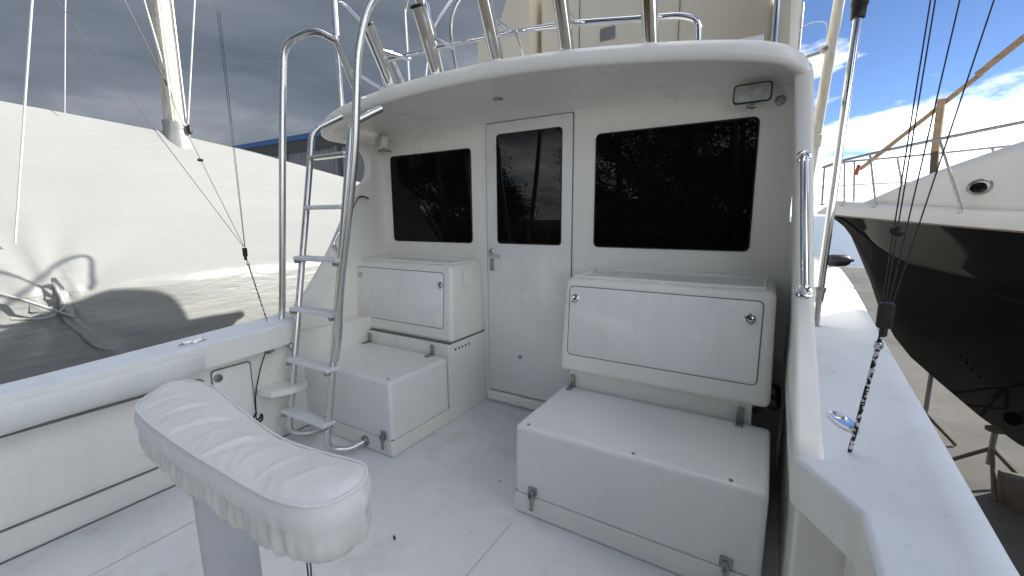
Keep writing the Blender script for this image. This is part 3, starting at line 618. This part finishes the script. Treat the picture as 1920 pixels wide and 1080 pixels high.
# ---- rod holders along the flybridge edge
rods = [((-1.985, 1.93, 2.058), (-1.985, 1.765, 2.335), 'first rod holder from the ladder, with its flared black rimmed mouth in view'),
        ((-1.645, 1.943, 2.058), (-1.645, 1.803, 2.362), 'second rod holder from the ladder, its mouth just below the picture edge'),
        ((-1.264, 1.965, 2.058), (-1.268, 1.82, 2.38), 'third rod holder from the ladder, in front of the gap in the rail'),
        ((-.905, 2.02, 2.048), (-.912, 1.90, 2.37), 'fourth rod holder from the ladder, standing before the tan cabinet'),
        ((-.531, 2.08, 2.03), (-.536, 1.98, 2.35), 'rod holder nearest the starboard end of the rail'),
        ((-1.93, 2.27, 2.33), (-1.94, 2.14, 2.62), 'short rod holder high behind the first two, only its lower end showing')]
for a, b, lab in rods:
    a, b = V(*a), V(*b); ax = (b - a).normalized(); h = (b - a).length
    t = thing('rod_holder', a, lab, 'rod holder', 'polished rod holders along the flybridge rail')
    MB().lathe(a, ax, [(.029, 0), (.033, .002), (.035, .05), (.0365, h - .06), (.038, h - .03), (.040, h), (.036, h), (.033, h - .05)], 20).ob('tube', CHROME, t)
    MB().lathe(a + ax * (h - .012), ax, [(.0405, 0), (.042, .004), (.042, .014), (.036, .017), (.036, .002)], 20).ob('mouth_ring', BLACK, t)
    if a.z < 2.2: MB().tube([a + ax * (h * .62), V(a.x + .005, ry, 2.245 - .09 * max(0, a.x + 1.2))], .012, 10).ob('rail_clamp', CHROME, t)

# ---- outriggers
def pole(name, a, b, r, label, parts):
    a, b = V(*a), V(*b); t = thing(name, a, label, 'outrigger', 'starboard outrigger poles'); d = (b - a)
    MB().tube([a + d * (k / 8) for k in range(9)], r, 14).ob('tube', CHROME if parts == 1 else PAINTMAST, t)
    if parts == 1:
        MB().lathe(a - d.normalized() * .06, d, [(.012, 0), (.02, .005), (.022, .05), (.026, .06), (.026, .075), (r, .08)], 14).ob('socket', DULL, t)
        MB().box(a.x - .013, a.x + .013, a.y - .02, a.y + .02, gz(2.6) - .002, a.z - .02, .008, 2).ob('foot_bracket', DULL, t, wn_=True)
        c = a + d * .48
        MB().lathe(c, d, [(r, 0), (r + .011, .004), (r + .012, .05), (r + .016, .055), (r + .016, .085), (r + .009, .09), (r + .009, .13), (r, .135)], 14).ob('collar', BLACK, t)
    else:
        c = a + d * .30
        MB().lathe(c, d, [(r, 0), (r + .006, .005), (r + .006, .06), (r, .065)], 14).ob('sleeve', PAINTMAST, t)
        e = a + d * .47; MB().tube([e, e + V(-.12, .02, -.02)], .009, 10).lathe(e + V(-.01, 0, 0), V(-1, 0, 0), [(.02, 0), (.022, .01), (.016, .03), (.009, .04)], 12).ob('spreader_arm', DULL, t)
        MB().box(e.x - .19, e.x - .13, e.y - .01, e.y + .04, e.z - .07, e.z + .25, .012, 2).ob('mast_bracket', DULL, t, wn_=True)
        MB().tube(smoothpath([e + V(-.02, 0, .02), e + V(-.03, 0, .12), e + V(-.09, 0, .14), e + V(-.14, 0, .12)], 5), .0025, 6).ob('cable', WIREW, t)
    return t
pole('outrigger_pole', (.221, 2.6, .917), (.278, 2.6, 3.5), .017, 'slim polished outrigger pole with a black collar, standing on the side deck', 1)
pole('outrigger_pole', (.098, 2.82, .80), (.262, 2.82, 3.6), .024, 'thicker outrigger pole rising from behind the right cabin corner', 2)
# ---- rigging
def rigging(block, foot, tops, extra, label, below, k=1.0):
    t = thing('outrigger_rigging', V(*foot), label, 'rigging'); b = V(*block); f = V(*foot)
    MB().tube([f.lerp(b, i / 14) for i in range(15)], .0048 * k, 8).ob('shock_cord', BRAID, t)
    if below: MB().tube([V(*p) for p in below], .0048, 8).ob('shock_cord', BRAID, t)
    MB().box(b.x - .015 * k, b.x + .015 * k, b.y - .01, b.y + .01, b.z - .01, b.z + .05 * k, .006, 2).lathe(b + V(0, 0, -.03), V(0, 0, 1), [(.004, 0), (.008, .004), (.008, .025)], 10).ob('block', BLACK, t, wn_=True)
    MB().lathe(b + (f - b).normalized() * .045, (f - b), [(.0075, 0), (.0085, .003), (.0085, .012), (.0075, .015)], 10).ob('ferrule', ALU, t)
    for i, q_ in enumerate(tops):
        q_ = V(*q_); o = V((i - len(tops) / 2 + .5) * .006, 0, .045); MB().tube([b + o, q_.lerp(b, 0), b + (q_ - b) * 3.2], .0013, 6).ob('halyard', MONO, t)
    for p, r in extra: MB().lathe(V(*p) - V(0, .008, 0), V(0, 1, 0), [(.004, -.004), (r, 0), (r * .8, .008), (r, .016), (.004, .02)], 16).ob('pulley', BLACK, t)
    return t
rigging((.2315, 1.245, 1.045), (.208, 1.293, gz(1.293) + .002), ((.2196, 1.17, 1.694), (.2265, 1.17, 1.693), (.2605, 1.17, 1.68), (.306, 1.17, 1.669)), (((.2175, 1.17, 1.256), .011),), 'black and white braided cord with a black pulley block at the starboard coaming', [(.213, 1.06, .555), (.212, 1.05, .35), (.21, 1.06, .16)])
rigging((-2.50, 1.266, 1.094), (-2.485, 1.34, gz(1.34) + .002), ((-2.5, .659, 2.15), (-2.5, 1.06, 1.70), (-2.5, 1.258, 2.38), (-2.5, 1.27, 2.385)), (((-2.5, 1.10, 1.585), .008),), 'braided cord with a small black block at the port coaming beside the ladder', None, .8)
# black cord hanging in the port corner
ck = thing('hanging_cord', V(-2.38, 1.28, .1), 'thin black cord hanging from a fitting below the port coaming', 'cord')
MB().tube(smoothpath([V(-2.37, 1.25, .555), V(-2.39, 1.22, .45), V(-2.40, 1.19, .32), V(-2.395, 1.18, .21)], 5), .0035, 8).ob('line', BLACK, ck)
MB().tube(smoothpath([V(-2.395, 1.18, .22), V(-2.37, 1.15, .20), V(-2.385, 1.19, .185), V(-2.40, 1.21, .20), V(-2.38, 1.20, .175), V(-2.39, 1.17, .165)], 5), .0055, 8).ob('knot', BLACK, ck)
MB().lathe(V(-2.40, 1.30, .56), V(.6, -.8, 0), [(.02, 0), (.024, .01), (.024, .03), (.016, .034), (.014, .02)], 16).ob('fitting', DULL, ck)
# fender lying on the side deck
fd = thing('boat_fender', V(.42, 4.95, gz(5) + .07), 'black fender lying on the starboard side deck far forward', 'fender')
MB().lathe(V(.43, 4.95, gz(5) + .06), V(1, .35, 0), [(.01, 0), (.04, .02), (.055, .05), (.055, .17), (.04, .20), (.012, .22), (.012, .24)], 16).ob('body', BLACK, fd)
MB().tube(smoothpath([V(.43, 4.95, gz(5) + .06), V(.40, 4.90, gz(5) + .05), V(.36, 4.9, gz(5) + .02)], 5), .008, 8).ob('lanyard', WIREW, fd)
# dead leaves on the sole
for i, (x, y, lab) in enumerate(((-1.225, 1.08, 'small dark dead leaf alone on the middle of the sole'), (-1.63, .865, 'small dead leaf on the sole close under the cushion'), (-1.06, 1.62, 'tiny leaf scrap on the sole left of the long deck box'), (-.98, 1.27, 'tiny leaf scrap on the sole near the box corner'))):
    a = random.uniform(0, 3); s = (.019, .018, .008, .006)[i]; c, d = math.cos(a) * s, math.sin(a) * s
    tag(MB().poly([V(x - c, y - d, .003), V(x - d * .3, y + c * .3, .006), V(x + c, y + d, .004), V(x + d * .35, y - c * .35, .0025), V(x, y, .001)], [(0, 1, 2, 3), (0, 4, 1), (1, 4, 2), (2, 4, 3), (3, 4, 0)]).ob('dead_leaf', LEAF), lab, 'leaf', 'dead leaves on the cockpit sole')

# ================================================================== WRAPPED SAILBOAT TO PORT
sb = thing('wrapped_sailboat', V(-6.6, 2, GZ), 'sailboat under white shrink wrap to port, its mast poking through the cover', 'boat')
ridge = [(-.6, 1.9), (-.3, 2.3), (.2, 2.5), (1.2, 2.45), (2.66, 2.37), (3.65, 2.26), (5.2, 2.0), (7.5, 1.55), (9.5, 1.0)]
half = [(-.6, .7), (-.45, 1.3), (-.1, 1.55), (.3, 1.6), (2, 1.62), (5, 1.4), (7.5, .8), (9.5, .06)]
def wrap_rows(side):
    rows = []
    ny = 200
    for i in range(ny + 1):
        y = lerp(-.6, 9.5, i / ny); zr = sinterp(ridge, y); hb = sinterp(half, y); row = []
        zc_ = .745 + .012 * max(0, y - 4) ** 2
        prof = [(0, zr)]
        nt_ = 46
        for j in range(nt_ + 1):
            t = j / nt_
            if t < .5:
                u = t / .5; x = hb * u; z = lerp(zr, zc_, u) - .10 * math.sin(math.pi * u) * (1 if hb > .5 else .3)
            elif t < .82:
                u = (t - .5) / .32; x = hb * (1 - .02 * u) + .05 * math.sin(math.pi * u); z = lerp(zc_, -.55, u)
            else:
                u = (t - .82) / .18; x = hb * .98 * (1 - .75 * u); z = -.55 - .75 * u
            p = V(-6.6 + side * x, y, z)
            # pulled folds round a strap gather, plus tight horizontal wrinkles under the edge
            if side > 0:
                d = V(0, y - 1.02, z - .62); r = d.length; an = math.atan2(d.z, d.y)
                fold = .050 * math.exp(-r / .38) * math.sin(an * 9 + 2.2 * noise.noise(V(y * 2, z * 2, 0)))
                wr = .012 * noise.noise(V(y * .9, z * 11, 3)) * (1 if z < .8 else .25) + .03 * noise.noise(V(y * .5, z * 1.2, 9))
                cre = .03 * math.exp(-((y - 1.0 - (.60 - z) * .55 - .05 * math.sin(z * 9)) / .05) ** 2) * (1 if -.3 < z < .62 else 0)
                p.x += fold + wr + cre
            row.append(p)
        rows.append(row)
    return rows
for sd in (1, -1): MB().grid(wrap_rows(sd), capends=True).ob('wrap_cover', WRAP, sb, smooth=80)
q = MB().tube([V(-6.6, .4, -1.30), V(-6.6, 3.0, -1.32), V(-6.6, 5, -1.2)], .22, 12); q.ob('keel', mat('red_antifouling', (.16, .03, .025), .8, var=.3), sb)
mast = MB().tube([V(-6.6, 2.67, 2.2 + k * 1.5) for k in range(6)], .105, 18).ob('mast', PAINTMAST, sb)
rows = []
for k, (r, h) in enumerate(((.17, -.15), (.15, -.06), (.130, .0), (.122, .06), (.120, .12), (.126, .15), (.112, .18))):
    rows.append([V(-6.6 + r * math.cos(a * math.pi / 14) * (1 + .05 * math.sin(a * 5)), 2.67 + r * 1.1 * math.sin(a * math.pi / 14), 2.34 + h - (.07 * math.cos(a * math.pi / 14) if k < 2 else 0) + .012 * math.sin(a * 3.7)) for a in range(28)])
MB().grid(rows, closed=True).ob('mast_collar', WRAP, mast, smooth=70)
MB().tube([V(-6.48, 2.60, 2.5 + k) for k in range(7)], .012, 6).ob('halyard', WIREW, mast)
MB().tube([V(-6.52, 2.76, 2.5), V(-6.5, 2.78, 8)], .014, 6).ob('mast_track', DULL, mast)
gp = smoothpath([V(-4.99, 1.02, .83), V(-4.97, 1.04, .70), V(-4.95, 1.06, .55), V(-4.94, 1.08, .46), V(-4.93, 1.15, .33), V(-4.92, 1.19, .22), V(-4.91, 1.30, .16)], 8)
rows = []
for i, p in enumerate(gp):
    f = i / (len(gp) - 1); r = .012 + .030 * math.sin(math.pi * min(1, f * 1.15)) ; row = []
    for k in range(16):
        a = 2 * math.pi * k / 16 + f * 5; rr = r * (1 + .35 * math.sin(3 * a + f * 9) + .3 * noise.noise(V(k * .9, i * .5, 2))); row.append(p + V(math.sin(a) * rr * .7, math.cos(a) * rr, .25 * rr * math.sin(a * 2)))
    rows.append(row)
MB().grid(rows, closed=True).ob('wrap_gather', WRAP, sb, smooth=80)
for pts in (((-4.93, .62, .80), (-4.91, .80, .70), (-4.90, 1.08, .50)), ((-4.93, 1.06, .60), (-4.92, .93, .52), (-4.93, .74, .55))):
    MB().tube(smoothpath([V(*p) for p in pts], 5), .011, 8).ob('wrap_fold', WRAP, sb)
# standing rigging of the sailboat
for a, b, r, mt_ in (((-5.3, .903, 1.113), (-5.3, 1.95, 6.95), .0085, WIREW), ((-6.5, 2.769, 2.49), (-6.5, 3.35, 6.1), .0095, WIREW), ((-6.5, 2.50, 3.66), (-6.5, 2.588, 3.096), .012, WIREW), ((-6.5, 2.588, 3.096), (-6.5, 2.30, 4.95), .010, WIREW), ((-6.5, 2.661, 2.68), (-6.5, 2.475, 3.822), .008, WIREW), ((-6.5, 2.475, 3.822), (-6.5, 2.2, 5.5), .008, WIREW), ((-6.5, 2.60, 2.9), (-6.5, 1.9, 4.8), .006, MONO), ((-6.5, 1.633, 2.40), (-6.5, 2.0, 5.2), .004, WIRE)):
    MB().tube([V(*a), V(*b)], r, 6).ob('shroud', mt_, sb)
MB().lathe(V(-6.47, 2.765, 2.36), V(0, 0, 1), [(.01, 0), (.03, .02), (.03, .09), (.012, .12)], 10).ob('turnbuckle', BLACK, sb)
MB().box(-6.9, -6.3, .6, 3.5, GZ, -1.5, .02).ob('keel_blocks', WOODD, sb, wn_=True)

# ================================================================== BLACK HULLED YACHT TO STARBOARD
O = V(.66, 8, 0); AX = V(.85, -.527, 0).normalized(); NX = V(-.527, -.85, 0).normalized()
def nb(u, v, z): return O + AX * u + NX * v + V(0, 0, z)
yt = thing('motor_yacht', nb(4, 0, GZ), 'black hulled motor yacht with a white foredeck, propped up to starboard', 'boat')
BH = [(0, .01), (.25, .17), (.5, .32), (1, .58), (1.6, .83), (2.24, 1.05), (3, 1.26), (4, 1.5), (6, 1.75), (10, 1.8)]
SZ = [(0, 1.31), (2.24, 1.13), (6, .95), (10, .88)]
ST = [(0, 1.31), (.15, 1.2), (.31, 1.07), (.63, .42), (.87, -.19), (1.2, -.57), (1.5, -.80), (1.98, -1.15), (2.3, -1.32), (3, -1.5), (10, -1.5)]
us = [0, .03, .08, .15, .25, .35, .5, .65, .8, 1, 1.2, 1.4, 1.6, 1.9, 2.24, 2.6, 3, 3.5, 4, 5, 6, 7, 8, 9, 10]
for sd in (1, -1):
    rows = []
    for u in us:
        b = interp(BH, u); zs = interp(SZ, u); zk = min(interp(ST, u), zs - .01); row = []
        fl_ = lerp(1.3, .2, min(1, u / 5))
        for j in range(15):
            t = j / 14; z = lerp(zs, zk, t)
            # flared topsides to a knuckle then vee bottom
            if t < .62: f = 1 - fl_ * .62 * (t / .62) ** .9 * .9
            else: f = (1 - fl_ * .62 * .9) * (1 - ((t - .62) / .38) ** 1.25)
            if .27 < t < .34 : f += .02
            row.append(nb(u, sd * (b * f + .002), z))
        rows.append(row)
    MB().grid(rows).ob('hull', HULLBK, yt, smooth=50)
    # spray rail
    MB().tube([nb(u, sd * (interp(BH, u) * (1 - lerp(1.3, .2, min(1, u / 5)) * .62 * .9 * (.30 / .62) ** .9) + .012), lerp(interp(SZ, u), interp(ST, u), .29)) for u in us[3:]], .02, 8).ob('spray_rail', HULLBK, yt)
    # white cap and deck edge
    rows = []
    for u in us:
        b = interp(BH, u); zs = interp(SZ, u)
        rows.append([nb(u - (.10 if u == 0 else 0), sd * b, zs - .015), nb(u - (.12 if u == 0 else 0), sd * (b + .02), zs), nb(u - (.12 if u == 0 else 0), sd * (b + .018), zs + .03), nb(u, sd * (b - .01), zs + .12), nb(u + .02, sd * max(0, b - .06), zs + .17), nb(u + .05, 0, zs + .19)])
    MB().grid(rows).ob('deck_cap', NBW, yt, smooth=50)
    if sd == 1: MB().tube([nb(u, interp(BH, u) + .012, interp(SZ, u) - .012) for u in us], .010, 8).ob('rub_rail', mat('rub_strip', (.20, .17, .13), .6), yt)
# trunk cabin rising aft, then the house
rows = []
for u, hw, zt in ((.45, .05, 1.46), (.7, .20, 1.56), (1.0, .36, 1.70), (1.4, .53, 1.86), (1.9, .72, 2.03), (2.5, .90, 2.22), (3.2, 1.08, 2.42), (3.6, 1.15, 2.55)):
    zb = interp(SZ, u) + .13; h = zt - zb
    row = []
    for k in range(17):
        a = math.pi * k / 16; c, s = math.cos(a), math.sin(a)
        row.append(nb(u, hw * math.copysign(abs(c) ** .55, c), zb + h * abs(s) ** .55))
    rows.append(row)
MB().grid(rows, capends=True).ob('trunk_cabin', NBW, yt, smooth=60)
rows = []
for u, hw, zt in ((3.3, 1.10, 2.3), (4.0, 1.22, 3.6), (4.3, 1.25, 3.9), (6.8, 1.3, 3.9), (6.9, 1.25, 3.7)):
    rows.append([nb(u, -hw, .95), nb(u, -hw, zt - .25), nb(u, -hw * .85, zt), nb(u, hw * .85, zt), nb(u, hw, zt - .25), nb(u, hw, .95)])
MB().grid(rows, capends=True).ob('deckhouse', NBW, yt)  # out of view; height and length shaped to keep the cockpit in shade
MB().box(-1, 1, -1, 1, -1, 1, .1, taper=lambda c: nb(5.1 + 1.3 * c.x, 1.2 * c.y, 4.65 + .78 * c.z)).ob('sun_blocker', NBW, yt)  # unseen block added above the house to stop sun reaching the cockpit
for (u0, u1, z0_, z1_) in ((4.5, 5.4, 2.3, 3.2), (5.6, 6.6, 2.3, 3.2)): MB().rrect(nb((u0 + u1) / 2, 1.29, (z0_ + z1_) / 2), AX, V(0, 0, 1), u1 - u0, z1_ - z0_, .1, .02).ob('house_window', GLASS, yt)
# portholes on the trunk side
for u, z in ((1.78, 1.57), (2.42, 1.62)):
    hw = interp([(.45, .05), (1.0, .36), (1.4, .53), (1.9, .72), (2.5, .90), (3.2, 1.08)], u)
    nn = (NX * .92 - AX * .28 + V(0, 0, .2)).normalized(); c = nb(u, hw * .985, z)
    uxp = (AX - nn * AX.dot(nn)).normalized(); uyp = nn.cross(uxp)
    if uyp.z < 0: uyp = -uyp; uxp = -uxp
    def oval(a, b, d): return [c + uxp * (a * math.cos(2 * math.pi * k / 28)) + uyp * (b * math.sin(2 * math.pi * k / 28)) + nn * d for k in range(28)]
    p = MB().grid([oval(.115, .085, -.06), oval(.115, .085, .015), oval(.10, .072, .025), oval(.085, .06, .01)], closed=True).ob('porthole', DULL, yt)
    MB().grid([oval(.088, .062, .0), oval(.05, .035, .012), oval(.001, .001, .014)], closed=True).ob('porthole_glass', GLASS, p)
# bow rail with stanchions
def rb(u): return interp(BH, u) + .0
rp = [nb(-.12, 0.02, 1.99)] + [nb(u, rb(u) - .02, 2.04 + .045 * u) for u in (.15, .5, 1.0, 1.6, 2.24, 3.0, 4.0)]
MB().tube(smoothpath(rp, 6), .016, 10).ob('bow_rail', DULL, yt)
rp2 = [nb(-.1, -0.02, 1.99)] + [nb(u, -rb(u) + .02, 2.04 + .045 * u) for u in (.15, .5, 1.0, 1.6, 2.24, 3.0, 4.0)]
MB().tube(smoothpath(rp2, 6), .014, 10).ob('bow_rail', DULL, yt)
MB().tube(smoothpath([nb(-.1, .02, 1.70)] + [nb(u, -rb(u) + .03, 1.72) for u in (.3, .8, 1.4)], 6), .007, 8).ob('rail_wire', DULL, yt)
for u, du in ((-.1, .02), (.22, .06), (.62, .16), (1.42, .30), (2.4, .40)):
    for sd in (1, -1):
        t_ = nb(u, sd * max(.0, rb(u) - .02), 2.04 + .045 * u - (.04 if u < 0 else 0)); b_ = nb(u + du, sd * max(0, rb(u + du) - .06), interp(SZ, u + du) + .13)
        s_ = MB().tube([t_, b_], .013, 10).ob('stanchion', DULL, yt)
        MB().lathe(b_ - V(0, 0, .005), V(0, 0, 1), [(.045, 0), (.045, .012), (.02, .02)], 14).ob('stanchion_foot', DULL, s_)
# thruster outlets and a rust bloom low on the hull
def hullpt(u, t, off):
    b = interp(BH, u); zs = interp(SZ, u); zk = interp(ST, u); fl_ = lerp(1.3, .2, min(1, u / 5))
    f = (1 - fl_ * .62 * (t / .62) ** .9 * .9) if t < .62 else (1 - fl_ * .62 * .9) * (1 - ((t - .62) / .38) ** 1.25)
    return nb(u, b * f + off, lerp(zs, zk, t))
for k in range(4): MB().lathe(hullpt(1.75 + .06 * k, .70 + .012 * k, -.01), NX + V(0, 0, -.6), [(.016, 0), (.016, .03), (.003, .032)], 10).ob('hull_vent', BLACK, yt)
# timber frame for a winter cover
cf = thing('cover_frame', nb(1.16, 0, 1.8), 'pine timber ridge and post standing on the black yacht for a winter cover', 'timber frame')
def beam(a, b, w_, h_, name, mt_, par):
    d = (b - a).normalized(); s = d.cross(V(0, 0, 1)).normalized(); u_ = s.cross(d)
    def r(p): return [p + s * w_ + u_ * h_, p - s * w_ + u_ * h_, p - s * w_ - u_ * h_, p + s * w_ - u_ * h_]
    return MB().grid([r(a), r(a.lerp(b, .5)), r(b)], closed=True, capends=True).ob(name, mt_, par, smooth=0)
beam(nb(.36, 0, 1.915), nb(1.45, 0, 2.875), .019, .022, 'ridge_beam', WOOD, cf)
beam(nb(1.42, .045, 2.85), nb(3.4, .045, 4.6), .019, .030, 'ridge_beam', WOOD, cf)
s_ = O + AX * 1.16
pz = [nb(1.175, .045, 1.74), nb(1.155, .045, 2.05), nb(1.145, .045, 2.66)]
def post(a, b, mt_, nm):
    q = MB(); q.grid([[p + AX * .036 * i + NX * .019 * j for i, j in ((1, 1), (-1, 1), (-1, -1), (1, -1))] for p in (a, b)], closed=True, capends=True); return q.ob(nm, mt_, cf, smooth=0)
post(pz[1], pz[2], WOOD, 'post'); post(pz[0], pz[1], WOODD, 'post_foot')
beam(nb(.33, .02, 1.84), nb(.35, .02, 1.98), .008, .022, 'red_tape', RED, cf)
# jack stands
def jack(u, v, zt, lab):
    p = nb(u, v, GZ); t = thing('jack_stand', p, lab, 'boat stand', 'jack stands under the black yacht')
    top_ = V(p.x, p.y, GZ + .6)
    for k in range(3):
        a = k * 2.094 + .4; MB().tube([top_ - V(0, 0, .15), p + V(math.cos(a) * .42, math.sin(a) * .42, 0.02)], .022, 8).ob('leg', WOODD, t)
    MB().tube([top_ - V(0, 0, .35), V(p.x, p.y, zt)], .028, 10).ob('screw_post', DULL, t)
    MB().lathe(V(p.x, p.y, zt - .02), V(0, 0, 1), [(.085, 0), (.085, .03), (.02, .05)], 10).ob('pad', WOODD, t)
jack(2.1, .22, -1.12, 'rusty tripod jack stand under the forward black hull')
jack(1.35, -.25, -.62, 'jack stand on the far side of the black bow')
jack(4.2, .7, -1.22, 'jack stand farther aft under the black yacht')
tag(MB().box(2.35, 2.75, 6.2, 6.55, GZ, GZ + .28, .01).ob('keel_block', WOODD), 'dark timber keel block on the ground under the black yacht', 'block')

# ================================================================== FAR THINGS
# shed with a blue roof edge beyond the wrapped sailboat
sh = thing('boat_shed', V(-30, 20, GZ), 'long grey corrugated boat shed with a blue roof edge', 'building')
WALLM = mat('corrugated_grey', (.20, .21, .22), .55, var=.15, vscale=.8); BLUE = mat('blue_fascia', (.03, .10, .28), .4, var=.1)
q = MB(); pts = []; x = -52.0; k = 0
while x < -20: pts.append((x, 20 + (.0 if k % 4 < 2 else .12))); x += .16 if k % 2 == 0 else .12; k += 1
q.grid([[V(a, b, GZ) for a, b in pts], [V(a, b, 6.1) for a, b in pts]]); q.ob('wall', WALLM, sh, smooth=0)
MB().poly([V(-20.0, 20, GZ), V(-20, 34, GZ), V(-20, 34, 6.1), V(-20, 20, 6.1)], [(0, 1, 2, 3)]).ob('wall', WALLM, sh, smooth=0)
MB().box(-52.5, -19.4, 19.0, 19.12, 6.72, 7.08).ob('roof_edge', BLUE, sh)
MB().poly([V(-52.5, 19.12, 6.9), V(-19.4, 19.12, 6.9), V(-19.4, 27, 9), V(-52.5, 27, 9), V(-52.5, 34.5, 6.9), V(-19.4, 34.5, 6.9)], [(0, 1, 2, 3), (3, 2, 5, 4)]).ob('roof', BLUE, sh, smooth=0)
MB().poly([V(-52.5, 19.12, 6.73), V(-19.4, 19.12, 6.73), V(-19.4, 20.1, 6.1), V(-52.5, 20.1, 6.1)], [(0, 1, 2, 3)]).ob('soffit', WALLM, sh, smooth=0)
for x in (-44, -38, -32, -26): MB().box(x - .12, x + .12, 19.75, 19.98, GZ, 6.2).ob('post', WALLM, sh)

# trees astern: their dark shapes are what the cabin glass mirrors
def leafmat(name, a, b): return mat(name, a, .8, col2=b, vscale=1.3, spec=.2)
LV = [leafmat('evergreen_leaf', (.030, .050, .020), (.014, .024, .011)), leafmat('oak_leaf_brown', (.11, .06, .022), (.045, .03, .014)), leafmat('dull_green_leaf', (.06, .075, .03), (.03, .035, .015))]
BARK = mat('bark', (.06, .05, .04), .9, var=.4, vscale=6)
def tree(x, y, h, rad, kind, label, n):
    t = thing('tree', V(x, y, GZ), label, 'tree', 'trees astern'); rnd = random.Random(int(x * 31 + y * 7))
    tr = MB(); tr.tube(smoothpath([V(x, y, GZ), V(x + .1, y, GZ + h * .35), V(x - .1, y + .1, GZ + h * .7), V(x, y, GZ + h * .95)], 4), .20, 8, r2=.03)
    tips = []
    for k in range(34):
        z = GZ + h * rnd.uniform(.08, .92); a = rnd.uniform(0, 6.28); f = 1 - abs((z - GZ) / h - .45) * 1.1; r = rad * max(.25, f) * rnd.uniform(.65, 1.1)
        e = V(x + math.cos(a) * r, y + math.sin(a) * r, z + r * .45); s0 = V(x, y, z); mid = s0.lerp(e, .5) + V(0, 0, -.08 * r)
        tr.tube(smoothpath([s0, mid, e], 3), .055, 6, r2=.012); tips += [e, mid, s0.lerp(e, .8)]
    tr.ob('trunk', BARK, t)
    q = MB()
    for k in range(n):
        c = rnd.choice(tips); d = V(rnd.gauss(0, 1), rnd.gauss(0, 1), rnd.gauss(0, .7)) * .33; p = c + d; s = rnd.uniform(.04, .09)
        u_ = V(rnd.uniform(-1, 1), rnd.uniform(-1, 1), rnd.uniform(-1, 1)).normalized(); v2 = u_.orthogonal().normalized() * s * .6; u_ *= s
        q.poly([p - u_, p + v2, p + u_, p - v2], [(0, 1, 2, 3)])
    q.ob('crown', LV[kind], t, smooth=0)
specs = [(-6.3, -15.0, 13, 3.2, 0, 'tallest evergreen astern, in the second row to the left'), (-1.4, -15.6, 13, 3.2, 2, 'tall dull green tree astern in the second row'), (-3.9, -17.5, 14, 3.4, 0, 'evergreen at the very back of the trees astern'), (-1.2, -9.6, 10.5, 2.6, 0, 'dark evergreen tree astern, straight behind the cockpit'), (-3.9, -10.2, 11, 2.6, 0, 'tall dark evergreen astern, just left of the middle one'), (1.9, -9.2, 10, 2.5, 2, 'dull green tree astern to starboard'), (-2.9, -12.5, 12, 2.8, 2, 'dull green tree astern behind the two evergreens'),
         (-11.4, -13, 4.6, 1.6, 1, 'low brown leaved oak astern beside the marsh'), (-13.0, -10.5, 9, 2.5, 1, 'brown leaved oak astern on the port quarter'), (-16.2, -11.5, 9.5, 2.6, 2, 'dull green tree far out on the port quarter'), (-14.6, -14.5, 8, 2.3, 0, 'evergreen astern between the oaks'), (-19.5, -9, 8, 2.8, 0, 'evergreen farthest out on the port quarter')]
for s_ in specs: tree(*s_, 20000)
